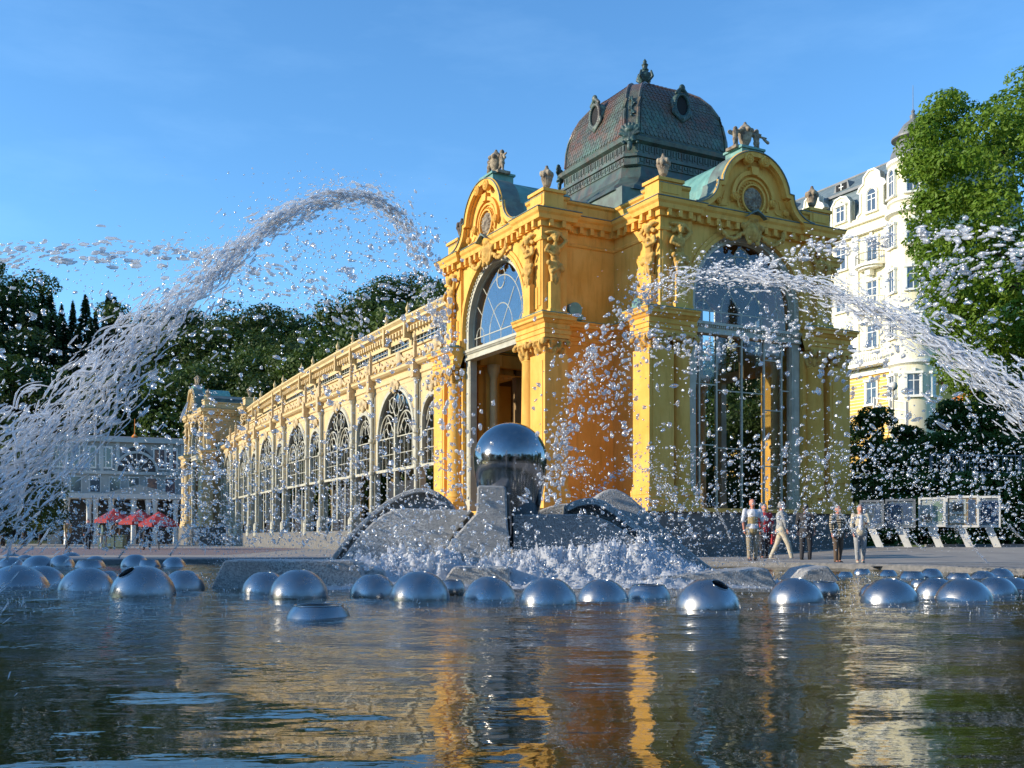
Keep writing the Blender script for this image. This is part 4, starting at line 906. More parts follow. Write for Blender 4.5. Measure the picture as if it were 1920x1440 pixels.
for i, x in enumerate(cols):
    for j in range(4):
        z = FZ[j]+(1.0 if j else 1.2); big = 0
        hwindow(x, -0.04 if j else -0.16, z, 1.25, 2.1, hotel, arched=(j == 4 and False))
    pil(x+1.95, 16.4, 29.2, 0.6)
    if i == 0: pil(-3.9, 16.4, 29.2, 0.4)
# balconies
def balcony(x, z, r, stone):
    b = MB(); n = 12; poly = [(r*math.cos(a), r*0.75*math.sin(a)) for a in np.linspace(PI, 2*PI, n)]
    b.prism([(p[0], p[1]) for p in poly], -0.22, 0.0, 'z'); b.prism([(p[0]*.8, p[1]*.8) for p in poly], -0.42, -0.22, 'z'); b.box(-0.3, 0.3, -0.6, 0, -1.0, -0.42)
    bo = obj('balcony', b, 'hotel trim', hotel, (x, -0.1, z))
    rl = MB(); rl.tube([(p[0]*.96, p[1]*.96, 0.95) for p in poly], 0.07 if stone else 0.035, 6)
    for a in np.linspace(PI+0.05, 2*PI-0.05, 16 if stone else 22):
        px, py = r*.96*math.cos(a), r*.72*math.sin(a)
        if stone: rl.lathe([(0.05, 0), (0.1, 0.3), (0.05, 0.6), (0.06, 0.95)], (px, py, 0), 6)
        else: rl.tube([(px, py, 0), (px, py, 0.95)], 0.018, 4)
    obj('railing', rl, 'hotel trim' if stone else 'dark iron', bo)
balcony(-6.6, 26.1, 1.7, False); balcony(-6.6, 22.0, 1.65, True); balcony(-14.4, 26.1, 1.7, False); balcony(-14.4, 22.0, 1.65, True)
bx = MB().box(-11.2, -3.9, -1.4, 0, 16.6, 16.9); obj('terrace_slab', bx, 'hotel trim', hotel)
rl = MB().box(-11.2, -3.9, -1.4, -1.22, 17.7, 17.88)
for i in range(26): rl.lathe([(0.05, 0), (0.11, 0.3), (0.05, 0.6), (0.06, 0.8)], (-11.1+i*0.272, -1.31, 16.9), 6)
obj('balustrade', rl, 'hotel trim', hotel)
# mansard
obj('mansard_roof', MB().prism([(0.3, 30.6), (1.5, 34.4), (1.35, 34.55), (4.2, 36.9), (10, 36.9), (12.4, 34.4), (13.7, 30.6)], -HL, -1.0, 'x'), 'slate', hotel)
obj('roof_moulding', MB().box(-HL, -1.5, 1.25, 1.65, 34.35, 34.6), 'lead', hotel)
obj('ridge_moulding', MB().box(-HL, -1.5, 4.1, 4.4, 36.85, 37.02), 'lead', hotel)
def dormer(x, w, h, kind):
    d = MB()
    if kind == 'gable':
        pts = [(-w/2-0.5, 0), (-w/2-0.35, 0.6), (-w/2, 0.8), (-w/2, h*0.58), (-w/2-0.35, h*0.62), (-w/2-0.1, h*0.72), (-w/2+0.35, h*0.78), (-w/2+0.45, h*0.92), (-0.35, h*1.03), (0.35, h*1.03), (w/2-0.45, h*0.92), (w/2-0.35, h*0.78), (w/2+0.1, h*0.72), (w/2+0.35, h*0.62), (w/2, h*0.58), (w/2, 0.8), (w/2+0.35, 0.6), (w/2+0.5, 0)]
    else: pts = [(-w/2, 0), (-w/2, h*0.75), (-w/2*0.6, h*0.95), (0, h), (w/2*0.6, h*0.95), (w/2, h*0.75), (w/2, 0)]
    d.prism(pts, 0, 0.5); do = obj('dormer', d, 'hotel wall', hotel, (x, -0.05, 30.5))
    r_ = MB(); band(r_, pts, 0.16, -0.12, 0.55); obj('dormer_moulding', r_, 'hotel trim', do)
    obj('dormer_cheeks', MB().prism([(p[0]*0.93, p[1]*0.93) for p in pts], 0.5, 2.2), 'slate', do)
    return do
for i, x in enumerate(cols):
    k = 'gable' if i % 2 == 0 else 'arch'
    dormer(x, 2.9 if k == 'gable' else 2.5, 4.4 if k == 'gable' else 3.1, k); hwindow(x, -0.1, 31.1, 1.1, 1.6 if k == 'gable' else 1.5, hotel, arched=(k == 'gable'))
for x in (-5.5, -12.5, -20):
    d = MB().prism([(-1.1, 0), (-0.8, 0.9), (0.8, 0.9), (1.1, 0)], -0.1, 1.8); do = obj('roof_dormer', d, 'lead', hotel, (x, 2.1, 35.0)); obj('dormer_opening', MB().box(-0.7, 0.7, -0.13, -0.1, 0.1, 0.75), 'hole dark', do); obj('dormer_bars', MB().box(-0.05, 0.05, -0.16, -0.13, 0.1, 0.75).box(-0.3, 0.3, -0.165, -0.135, 0.38, 0.46), 'white paint', do)
# corner turret
TR = 2.0; TC = (-1.95, 0.1)
def tring(prof, seg=28): return MB().lathe(prof, (TC[0], TC[1], 0), seg)
obj('turret_wall', tring([(TR, HZ-4), (TR, 34.2)]).mesh('turret_wall', auto=0.6), 'hotel wall', hotel)
for z, r_, h_ in ((15.9, 0.3, 0.45), (20.9, 0.15, 0.22), (29.2, 0.4, 0.5), (30.3, 0.22, 0.3), (33.7, 0.25, 0.45)):
    obj('turret_moulding', tring([(TR, z), (TR+r_, z+h_*.4), (TR+r_, z+h_), (TR, z+h_+.05)]).mesh('turret_moulding', auto=0.5), 'hotel trim', hotel)
obj('turret_roof', tring([(TR+0.05, 34.1), (TR-0.1, 34.9), (TR-0.45, 35.7), (TR-0.6, 36.0), (TR-0.15, 36.15), (TR-0.15, 36.3), (TR-0.6, 36.35), (TR-0.75, 36.9), (TR-1.15, 37.5), (0.35, 37.9), (0.26, 38.0), (0.3, 38.3), (0.12, 38.5), (0.18, 38.7), (0.03, 38.9), (0.02, 41)]).mesh('turret_roof', auto=0.6), 'lead', hotel)
for a in (-1.95, -0.85, 0.2):
    for j, z in ((0, FZ[0]+1.2), (2, FZ[2]+1), (1, FZ[1]+1), (3, FZ[3]+1), (4, 31.0)):
        q = (TC[0]+TR*math.cos(a), TC[1]+TR*math.sin(a)); hwindow(q[0], q[1], z, 1.05, 1.9, hotel, arched=(j == 4), rz=a+PI/2)
obj('satellite_dish', MB().lathe([(0.02, 0), (0.25, 0.05), (0.42, 0.2), (0.4, 0.22), (0.2, 0.1), (0.02, 0.05)], seg=14).mesh('satellite_dish', auto=0.6), 'white paint', hotel, (-4.8, 2.9, 37.2), rot=(1.2, 0, 0.4))
# side facade in shade and red street signs by the ground floor
for z in (FZ[1]+1, FZ[2]+1, FZ[3]+1, FZ[0]+1.2):
    for yq in (5.5, 9.5): hwindow(0.04, yq, z, 1.2, 2.0, hotel, rz=PI/2)
obj('street_name_plate', MB().box(-0.75, -0.1, -0.2, -0.13, 14.3, 14.62), 'red cloth', hotel)
obj('street_name_letters', MB().box(-0.68, -0.17, -0.215, -0.2, 14.41, 14.51), 'white paint', hotel)
obj('street_name_plate', MB().box(0.02, 0.1, 0.8, 1.5, 14.3, 14.62), 'red cloth', hotel)

# ---------------------------------------------------------------- grey buildings far left
def far_building():
    b = thing('spa_building', 'grey classical spa building with dark fan window and white columned porch at far left', 'building', (0, 0, 0))
    Y = 122.0; p0, p1 = P(88, 1000, Y), P(336, 1000, Y+6); b.location = (p0.x, p0.y, 0); ang = math.atan2(p1.y-p0.y, p1.x-p0.x); b.rotation_euler = (0, 0, ang); W = (p1-p0).length
    S = Y/FPX
    zt = lambda py: 0.8+(1009-py)*Y/FPX
    obj('wall', MB().box(0, W+8, 0, 10, 0, zt(818)), 'grey wall', b)
    obj('cornice', MB().box(-0.3, W+8, -0.5, 0, zt(824), zt(815)), 'grey trim', b); obj('string_course', MB().box(-0.2, W+8, -0.3, 0, zt(886), zt(880)), 'grey trim', b)
    obj('roof', MB().prism([(-0.4, zt(815)), (5, zt(805)), (10.4, zt(815))], 0, W+8, 'x'), 'lead', b)
    cx = (253-88)/(336-88)*W; r = 2.2
    obj('fan_window', MB().prism([(cx+r*math.cos(a), zt(880)+3.0*math.sin(a)) for a in np.linspace(0, PI, 20)], -0.25, 0.05), 'door dark', b)
    fr = MB().arch_band(r, r+0.3, -0.4, 0.1, zt(880), zt(880), cx)
    for a in np.linspace(0.3, PI-0.3, 7): fr.tube([(cx, -0.3, zt(880)), (cx+r*math.cos(a), -0.3, zt(880)+2.9*math.sin(a))], 0.05, 4)
    obj('fan_tracery', fr, 'grey trim', b)
    for px in (110, 135, 165, 195, 297, 320):
        x = (px-88)/(336-88)*W; w = MB().box(-0.75, 0.75, -0.12, 0.05, -0.1, 2.6); wo = obj('window', w, 'white paint', b, (x, 0, zt(874))); obj('pane', MB().box(-0.58, -0.06, -0.14, -0.12, 0.1, 2.4).mesh('pane'), 'hotel glass', wo); obj('pane', MB().box(0.06, 0.58, -0.14, -0.12, 0.1, 2.4).mesh('pane'), 'hotel glass', wo)
        obj('pilaster', MB().box(x+1.15, x+1.55, -0.2, 0, zt(880), zt(824)), 'grey trim', b)
    for px in (104, 140, 175, 212, 248, 283, 318):
        x = (px-88)/(336-88)*W; wo = obj('window', MB().box(-0.7, 0.7, -0.1, 0.05, 0, 2.0).mesh('window'), 'grey trim', b, (x, 0, zt(922))); obj('pane', MB().box(-0.55, 0.55, -0.12, -0.1, 0.1, 1.85).mesh('pane'), 'hotel glass', wo)
    # porch with columns
    obj('porch_roof', MB().box(1.5, W+1, -4.5, 0, zt(935), zt(926)), 'white paint', b)
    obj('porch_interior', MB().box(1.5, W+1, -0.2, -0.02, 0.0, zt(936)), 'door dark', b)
    for px in (123, 162, 174, 202, 243, 270, 283, 322):
        x = (px-88)/(336-88)*W; obj('column', MB().lathe([(0.36, 0), (0.3, 0.3), (0.26, 4.3), (0.38, zt(936))], (x, -4.1, 0), 12).mesh('column', auto=0.6), 'white paint', b)
    obj('gable', MB().prism([(cx-4, zt(926)), (cx, zt(908)), (cx+4, zt(926))], -4.5, -0.3), 'grey trim', b)
    obj('cupola_ball', MB().lathe([(0.05, -.4), (0.4, 0), (0.05, .4), (0.03, 2.2)], (cx-0.2, 0.3, zt(812)), 12).mesh('cupola_ball', auto=.6), 'orange cloth', b)
far_building()
# ---------------------------------------------------------------- terrain
def sm(x, a, b):
    t = min(1, max(0, (x-a)/(b-a))); return t*t*(3-2*t)
def terrain(x, y):
    """height of the ground; the square is flat, wooded slopes rise round it"""
    z = 0.0
    d = math.hypot(x, y-30)
    z += 26*sm(y, 150, 300)*(1-sm(x, -20, 60))*0.9 + 30*sm(-x, 55, 190)*sm(y, 60, 190)
    z += 9.5*sm(x, 24, 33)*sm(y, 52, 74)
    z += 16*sm(y, 130, 240)*sm(x, 0, 80)
    z += 16*sm(-y, 70, 190) + 12*sm(x, 90, 200)*sm(-y+120, 40, 160)
    return z
NX, NY = 110, 110
xs_ = np.linspace(-420, 380, NX); ys_ = np.linspace(-320, 520, NY)
gm = MB(); gv = [(x, y, terrain(x, y)-0.35 if 0 else terrain(x, y)+0.05) for y in ys_ for x in xs_]
fs = []
for j in range(NY-1):
    for i in range(NX-1):
        fs.append((j*NX+i, j*NX+i+1, (j+1)*NX+i+1, (j+1)*NX+i))
# leave the square itself to its own finer sheet
def inside_square(x, y): return -100 < x < 60 and -60 < y < 130
keep = []
for f in fs:
    cx = sum(gv[i][0] for i in f)/4; cy = sum(gv[i][1] for i in f)/4
    keep.append(f)
gm.add([(x, y, z if not (inside_square(x, y) and z < 0.3) else -2.2) for x, y, z in gv], keep)
tag(obj('terrain', gm.mesh('terrain', smooth=True), 'grass ground'), kind='structure')
# the square, with a round opening for the pool
PC, PR = Vector((-4.5, 17.6)), 16.2
sq = MB(); n = 96; ringv = [(PC.x+(PR+0.45)*math.cos(2*PI*i/n), PC.y+(PR+0.45)*math.sin(2*PI*i/n)) for i in range(n)]
def border(a):
    dx, dy = math.cos(a), math.sin(a); ts = []
    if dx > 0: ts.append((62-PC.x)/dx)
    if dx < 0: ts.append((-104-PC.x)/dx)
    if dy > 0: ts.append((134-PC.y)/dy)
    if dy < 0: ts.append((-64-PC.y)/dy)
    t = min(ts); return (PC.x+dx*t, PC.y+dy*t)
vs = []
for i in range(n):
    a = 2*PI*i/n; vs.append((*ringv[i], 0.1)); b_ = border(a); m_ = ((ringv[i][0]*0.7+b_[0]*0.3), (ringv[i][1]*0.7+b_[1]*0.3)); vs.append((*m_, 0.1)); vs.append((*b_, 0.1))
fs = []
for i in range(n):
    j = (i+1) % n; fs += [(3*i, 3*i+1, 3*j+1, 3*j), (3*i+1, 3*i+2, 3*j+2, 3*j+1)]
sq.add(vs, fs); tag(obj('square_paving', sq, 'paving'), kind='structure')
kb = MB(); 
for i in range(n):
    pass
kb.lathe([(PR-0.05, -0.5), (PR-0.05, 0.13), (PR, 0.16), (PR+0.42, 0.16), (PR+0.47, 0.11), (PR+0.47, -0.5)], (PC.x, PC.y, 0), 128)
kb.f = [f for f in kb.f if len(f) == 4]
tag(obj('pool_kerb', kb.mesh('pool_kerb', auto=0.5), 'kerb stone'), kind='structure')
# pink strip of paving far left, joint lines on the right
ps = MB().add([(-75, 40, 0.104), (-12, 44, 0.104), (-14, 76, 0.104), (-90, 70, 0.104)], [(0, 1, 2, 3)]); tag(obj('pink_paving', ps, 'pink paving'), kind='structure')
for k in range(3):
    yj = 26.0+k*1.5; jl = MB().box(9.0, 40.0, yj, yj+0.22, 0.09, 0.108); tag(obj('paving_strip', jl, 'kerb stone'), kind='structure')
sl_ = MB().add([(12.4, 30.8, 0.09), (60, 36.5, 0.09), (60, 43.0, 0.48), (15.2, 37.2, 0.48), (15.2, 48, 0.48), (60, 48, 0.48), (6.8, 31.0, 0.09), (8.6, 39.4, 0.09)], [(0, 1, 2, 3), (3, 2, 5, 4), (6, 0, 3), (6, 3, 7), (7, 3, 4)]); tag(obj('paving_slope', sl_.mesh('paving_slope', smooth=True), 'paving'), kind='structure')
tk = MB().prism([(15.3, 38.3), (60, 43.9), (60, 44.1), (15.3, 38.5)], 0.3, 0.58, 'z'); tag(obj('kerb', tk, 'kerb stone'), kind='structure')
tb = MB().prism([(15.4, 38.52), (60, 44.12), (60, 47), (15.4, 47)], 0.3, 0.54, 'z'); tag(obj('planting_bed', tb, 'grass ground'), kind='structure')
tb = MB().prism([(16.3, 46.1), (70, 46.1), (70, 78), (20, 78)], 0.0, 3.45, 'z'); tag(obj('planting_bank', tb, 'grass ground'), kind='structure')

# ---------------------------------------------------------------- vegetation
def leaf_cloud(n, blobs, size, rng, flat=0.5):
    """n leaf faces spread on and in a set of ellipsoid clumps (centre, radii)"""
    w = np.array([b[1][0]*b[1][1]+b[1][1]*b[1][2]+b[1][0]*b[1][2] for b in blobs]); w = w/w.sum()
    idx = rng.choice(len(blobs), n, p=w); C = np.array([b[0] for b in blobs])[idx]; Rr = np.array([b[1] for b in blobs])[idx]
    d = rng.normal(size=(n, 3)); d /= np.linalg.norm(d, axis=1)[:, None]; rad = rng.uniform(0.55, 1.04, n)**0.6
    c = C+d*Rr*rad[:, None]
    nrm = d+rng.normal(size=(n, 3))*0.65+np.array([0, 0, flat]); nrm /= np.linalg.norm(nrm, axis=1)[:, None]
    t = np.cross(nrm, rng.normal(size=(n, 3))); t /= np.linalg.norm(t, axis=1)[:, None]; b = np.cross(nrm, t)
    s = size*rng.uniform(0.6, 1.35, n)[:, None]
    v = np.stack([c-t*s, c-b*s*0.5+nrm*s*0.12, c+t*s, c+b*s*0.5+nrm*s*0.12], 1).reshape(-1, 3)
    return v, n
def quads_mesh(name, v, smooth=False):
    n = len(v)//4; me = bpy.data.meshes.new(name); me.vertices.add(n*4); me.vertices.foreach_set('co', np.ascontiguousarray(v, dtype=np.float32).ravel())
    me.loops.add(n*4); me.loops.foreach_set('vertex_index', np.arange(n*4, dtype=np.int32)); me.polygons.add(n); me.polygons.foreach_set('loop_start', np.arange(0, n*4, 4, dtype=np.int32)); me.update(calc_edges=True); return me
def limb_tree(rng, h, trunk_r, crown, n_limbs=7):
    mb = MB(); z0 = crown[0]; mb.tube([(0, 0, 0), (0.05*h*rng.normal()*0.3, 0, z0*0.5), (0, 0, z0), (0.1, 0.1, z0+(h-z0)*0.5), (0, 0, h*0.9)], [trunk_r*1.3, trunk_r, trunk_r*0.8, trunk_r*0.45, trunk_r*0.12], 8)
    for k in range(n_limbs):
        a = rng.uniform(0, 2*PI); zz = z0+(h-z0)*rng.uniform(0.0, 0.6); R = crown[1]*rng.uniform(0.5, 0.9); mb.tube([(0, 0, zz), (R*0.5*math.cos(a), R*0.5*math.sin(a), zz+R*0.35), (R*math.cos(a), R*math.sin(a), zz+R*0.55)], [trunk_r*0.4, trunk_r*0.25, trunk_r*0.08], 6)
    return mb
def deciduous(seed, h=16, R=5.5, n=15000, leaf=0.19):
    rng = np.random.default_rng(seed); blobs = []
    for k in range(38):
        t = rng.uniform(0.2, 0.98); rr = R*math.sqrt(max(0.05, 1-((t-0.55)/0.5)**2)); a = rng.uniform(0, 2*PI); q = rr*rng.uniform(0.35, 0.85); s = R*rng.uniform(0.2, 0.36)
        blobs.append(((q*math.cos(a), q*math.sin(a), t*h), (s*1.15, s*1.15, s*0.85)))
    v, n = leaf_cloud(n, blobs, leaf, rng); return quads_mesh('crown', v), limb_tree(rng, h, 0.28, (h*0.25, R)).mesh('trunk')
def conifer(seed, h=20, R=3.6, n=7500):
    rng = np.random.default_rng(seed); t = rng.uniform(0, 1, n)**1.25; a = rng.uniform(0, 2*PI, n); tier = np.abs(((t*h/0.9+0.12*np.sin(a*3+t*40)) % 1.0)-0.15)
    rad = R*(1-t)**0.9*(1-0.45*tier)*rng.uniform(0.25, 1.0, n)**0.5*(1+0.18*np.sin(a*5+t*23)+0.12*np.sin(a*2+t*51))+0.06; z = h*(0.10+0.90*t)-rad*0.32+rng.normal(0, 0.12, n)
    c = np.stack([rad*np.cos(a), rad*np.sin(a), z], 1); out_ = np.stack([np.cos(a), np.sin(a), -0.35+rng.normal(0, 0.25, n)], 1); sd = np.stack([-np.sin(a), np.cos(a), rng.normal(0, 0.6, n)], 1)
    L_ = (0.30+0.35*(1-t))[:, None]*rng.uniform(0.6, 1.3, (n, 1)); w = L_*0.34
    v = np.stack([c-out_*L_*0.5-sd*w*0.6, c+out_*L_*0.5-sd*w*0.25, c+out_*L_*0.5+sd*w*0.25, c-out_*L_*0.5+sd*w*0.6], 1).reshape(-1, 3)
    return quads_mesh('crown', v), MB().tube([(0, 0, 0), (0, 0, h*0.5), (0, 0, h*0.98)], [0.28, 0.18, 0.03], 7).mesh('trunk')
DEC = [deciduous(11), deciduous(12, 18, 6.2, 18000), deciduous(13, 14, 5.8, 14000), deciduous(14, 17, 5.0, 14000)]
CON = [conifer(21), conifer(22, 23, 3.4, 8500), conifer(23, 18, 3.8, 7000)]
rr = random.Random(5)
def tree(kind, me, x, y, z, s, rz, label, group=None, name=None, leafm=None, sz=None):
    w_ = rr.uniform(0.85, 1.45) if kind == 'c' else 1.0; t = thing(name or ('conifer_tree' if kind == 'c' else 'leafy_tree'), label, 'tree', (x, y, z), rz, group); t.scale = (s*w_, s*w_, sz or s)
    obj('crown', me[0], leafm or ('conifer needle' if kind == 'c' else 'forest leaf'), t); obj('trunk', me[1], 'bark', t); return t

LABC, LABD = 'dark spruce on the wooded hillside beyond the colonnade', 'round leafy tree on the wooded hillside beyond the colonnade'
def where(px, row):
    zone = 'left of the spa building' if px < 80 else 'above the spa building' if px < 335 else 'above the end pavilion' if px < 480 else 'above the far half of the hall roof' if px < 640 else 'above the near half of the hall roof'
    return ('on the skyline ', 'just under the skyline ', 'midway up the slope ', 'low on the slope ')[row]+zone
def plant(px, toppy, Y, kind, label, group):
    """tree whose top shows at photo height toppy"""
    k = rr.randrange(3) if kind == 'c' else rr.randrange(4); me = (CON if kind == 'c' else DEC)[k]; h0 = ((20, 23, 18) if kind == 'c' else (16, 18, 14, 17))[k]
    p = P(px, toppy, Y); zt = p.z; zg = terrain(p.x, Y); s = max(0.45, min(1.7, (zt-zg)/h0)); 
    tree(kind, me, p.x, Y, zt-h0*s*1.0, s, rr.uniform(0, 6.28), label, group)
sky_l = [(-160, 470), (0, 512), (60, 530), (130, 545), (200, 555), (255, 572), (300, 586), (360, 592), (420, 578), (470, 568), (520, 575), (560, 585), (600, 585), (640, 560), (690, 545), (740, 525), (800, 520), (860, 540), (1000, 560)]
def skyl(px):
    for (a, b), (c, d) in zip(sky_l, sky_l[1:]):
        if a <= px <= c: return b+(d-b)*(px-a)/(c-a)
    return sky_l[0][1] if px < 0 else 560
# skyline row
px = -150
while px < 880:
    con = rr.random() < (0.85 if px < 240 else 0.35 if px < 330 else 0.12)
    plant(px, skyl(px)+rr.uniform(-14, 34), 205+rr.uniform(-22, 15), 'c' if con else 'd', ('pointed dark spruce ' if con else 'round leafy tree ')+where(px, 0), 'spruces on the hillside' if con else 'leafy trees on the hillside'); px += rr.uniform(9, 24) if con else 30
for row, (Y, dy, stp) in enumerate(((182, 55, 34), (166, 110, 40), (150, 165, 44))):
    px = -140+row*7
    while px < 840:
        con = rr.random() < ((0.95, 0.7, 0.35)[row] if px < 330 else 0.10)
        plant(px, min(905, skyl(px)+dy+rr.uniform(-18, 18)), Y+rr.uniform(-6, 6), 'c' if con else 'd', ('dark spruce ' if con else 'leafy tree ')+where(px, row+1), 'spruces on the hillside' if con else 'leafy trees on the hillside'); px += stp*(0.7 if con else 1)
# nearer trees left of the spa building and between it and the hall
for px, ty, Y in ((-60, 700, 100), (5, 770, 96), (45, 840, 92), (-20, 850, 88), (75, 900, 112), (300, 770, 150), (360, 700, 150), (420, 690, 152), (470, 680, 150), (520, 660, 148), (585, 640, 140), (640, 615, 135), (700, 590, 130), (760, 575, 128), (810, 560, 126)):
    plant(px, ty, Y, 'd', ('low leafy tree behind the hall roof, '+{300: 'right above the end pavilion gable', 360: 'over the end pavilion roof', 420: 'where end pavilion and hall meet', 470: 'over the farthest hall bays', 520: 'over the far third of the hall', 585: 'left of the middle of the hall', 640: 'over the middle of the hall', 700: 'right of the middle of the hall', 760: 'over the nearest bays', 810: 'touching the yellow pavilion'}[px]) if px > 250 else 'dark leafy tree left of the spa building, '+{-60: 'cut by the left edge', 5: 'tallest of those by the porch', 45: 'nearest the porch', -20: 'lowest one at the left edge', 75: 'touching the porch roof'}[px], 'leafy trees behind the colonnade' if px > 250 else 'trees beside the spa building')
# trees behind the hall and pavilion, seen through glass, and behind the camera, seen in steel and panes
for k, (x, y, ty) in enumerate([(26, 84, 0), (16, 92, 0), (8, 100, 0), (-2, 108, 0), (-10, 122, 0), (34, 66, 0), (3, 92, 0), (-14, 134, 0), (20, 74, 0), (12, 82, 0)]):
    tree('d', DEC[k % 4], x, y, terrain(x, y), 0.62, k*1.3, 'low leafy tree seen only through the glass of the colonnade hall', 'trees behind the glass hall')
for k in range(74):
    a = -2.60+k*0.044; R = 62+rr.uniform(-6, 16); x, y = R*math.cos(a), R*math.sin(a)
    con = k % 3 == 0; tree('c' if con else 'd', (CON if con else DEC)[k % 3], x, y, terrain(x, y)-0.5, rr.uniform(0.85, 1.2), k, 'tree across the square that shows only in the reflections', 'trees across the square')
for k in range(13):
    tree('d', DEC[k % 4], -45+rr.uniform(-2, 1.5), -16+k*3.6, 0, (14.6, 14.6, 14.6, 14.6)[k % 4]/(16, 18, 14, 17)[k % 4], k*1.7, 'park tree left of the pool whose shade falls on the domes', 'park trees left of the pool')

# the big chestnut on the right: its own crown of leaf clumps
rng = np.random.default_rng(3); Yc = 60.0; blobs = []
outline = [(1702, 1.0, 260, 300), (1722, 1.0, 225, 420), (1745, 1, 205, 560), (1775, 1, 190, 700), (1810, 1, 168, 720), (1850, 1, 152, 740), (1890, 1, 150, 750), (1930, 1, 150, 760), (1980, 1, 160, 760), (2030, 1, 190, 760), (2090, 1, 240, 740), (2140, 1, 330, 700)]
left = [(140, 1870), (165, 1785), (215, 1716), (260, 1695), (330, 1688), (380, 1706), (430, 1715), (470, 1722), (520, 1728), (570, 1735), (620, 1738), (680, 1756), (730, 1790), (760, 1840)]
def leftx(py):
    for (a, b), (c, d) in zip(left, left[1:]):
        if a <= py <= c: return b+(d-b)*(py-a)/(c-a)
    return 1860
pcx = 1950
for k in range(330):
    py = rng.uniform(180, 775); lx = leftx(py)+30; w = pcx-lx; px = lx+2*w*rng.uniform(0, 1)**1.25*(1 if rng.random() < .6 else 1); px = min(px, 2*pcx-lx)
    half = w*Yc/FPX; off = abs(px-pcx)/w; dep = math.sqrt(max(0, 1-off*off))*min(half, 7.5); y = Yc+rng.uniform(-1, 1)*dep
    p = P(px, py, Yc); r_ = rng.uniform(0.65, 1.25); blobs.append(((p.x, y, p.z), (r_*1.25, r_*1.2, r_*0.75)))
for py in range(175, 770, 13):
    lx = leftx(py); p = P(lx+28+rng.uniform(-5, 10), py, Yc); blobs.append(((p.x, Yc+rng.uniform(-2, 2), p.z), (0.75, 0.9, 0.45)))
tcx = P(1950, 600, Yc).x; tz = terrain(tcx, Yc)
blobs = [((b[0][0]-tcx, b[0][1]-Yc, b[0][2]-tz), b[1]) for b in blobs]
v, n = leaf_cloud(96000, blobs, 0.14, rng, 0.6)
ch = thing('chestnut_tree', 'tall broad chestnut tree in full bright green leaf in front of the hotel', 'tree', (tcx, Yc, tz))
obj('crown', quads_mesh('crown', v), 'chestnut leaf', ch)
tk = MB().tube([(0, 0, -1), (0.1, 0, 4), (0, 0.2, 9), (0.2, 0, 16), (0, 0, 22)], [0.75, 0.6, 0.5, 0.3, 0.1], 10); 
for k in range(40):
    a = rng.uniform(0, 2*PI); zz = rng.uniform(4, 19); R = rng.uniform(2.5, 6.0); tk.tube([(0, 0, zz), (R*.5*math.cos(a), R*.5*math.sin(a), zz+R*0.3), (R*math.cos(a), R*math.sin(a), zz+R*0.5)], [0.2, 0.12, 0.03], 6)
obj('trunk', tk, 'bark', ch)

# shrubs on the bank to the right
def bush(px, toppy, Y, w, label, dens=2600, zb=None, seed=0):
    rng = np.random.default_rng(seed+int(px)); p = P(px, toppy, Y); zg = terrain(p.x, Y) if zb is None else zb; h = p.z-zg; W = w*Y/FPX/2; bl = []
    for k in range(60): t = rng.uniform(0, 1); a = rng.uniform(0, 2*PI); q = W*rng.uniform(0.0, 1.0)*math.sqrt(1-0.75*t*t); s = rng.uniform(0.2, 0.36)*min(W, h)*0.75; bl.append(((q*math.cos(a), q*0.7*math.sin(a), 0.1+t*(h-s*0.6)), (s*1.2, s, s*0.8)))
    v, n = leaf_cloud(dens*2, bl, 0.10, rng); b = thing('bush', label, 'bush', (p.x, Y, zg)); obj('crown', quads_mesh('crown', v), 'hedge leaf', b)
    st = MB()
    for k in range(5): a = k*1.25; st.tube([(0, 0, -0.1), (W*0.3*math.cos(a), W*0.2*math.sin(a), h*0.4), (W*0.5*math.cos(a), W*0.4*math.sin(a), h*0.75)], [0.06, 0.04, 0.015], 5)
    obj('stem', st, 'bark', b)
bush(1640, 768, 52, 110, 'rounded green shrub just right of the yellow pavilion', 5200, 3.3)
bush(1700, 800, 54, 120, 'low shrub below the globe street lamp', 5000, 3.3)
bush(1785, 748, 55, 150, 'tall sunlit shrub right of the globe street lamp', 6500, 3.3)
bush(1860, 745, 54, 160, 'large shrub under the yellow and red parasol', 6500, 3.3)
bush(1935, 760, 53, 150, 'large shrub cut by the right edge of the photo', 5200, 3.3)
bush(1690, 835, 49, 120, 'green shrub between the globe lamp and the bank railing', 4200, 3.3)
bush(1760, 815, 50, 130, 'green shrub on the bank above the bright boards', 4200, 3.3)
bush(1830, 810, 49, 130, 'green shrub on the bank below the parasol', 4200, 3.3)
bush(1900, 815, 49, 130, 'green shrub on the bank near the right edge', 4200, 3.3)
bush(1660, 850, 44.6, 120, 'dark shrub behind the leftmost information board', 5000, 0.3)
bush(1740, 880, 44.6, 140, 'dark shrub behind the bright information board', 5200, 0.3)
bush(1830, 885, 44.6, 150, 'dark shrub below the bank railing', 5200, 0.3)
bush(1915, 885, 44.6, 130, 'dark shrub at the right end of the information boards', 5200, 0.3)
bush(1690, 890, 44.2, 150, 'dark low shrub between the board legs and the pavilion', 5000, 0.3, 2)
bush(1800, 890, 44.2, 160, 'dark low shrub directly behind the two bright boards', 5000, 0.3, 3)
bush(1900, 890, 44.2, 150, 'dark low shrub behind the farthest right board', 5000, 0.3, 4)

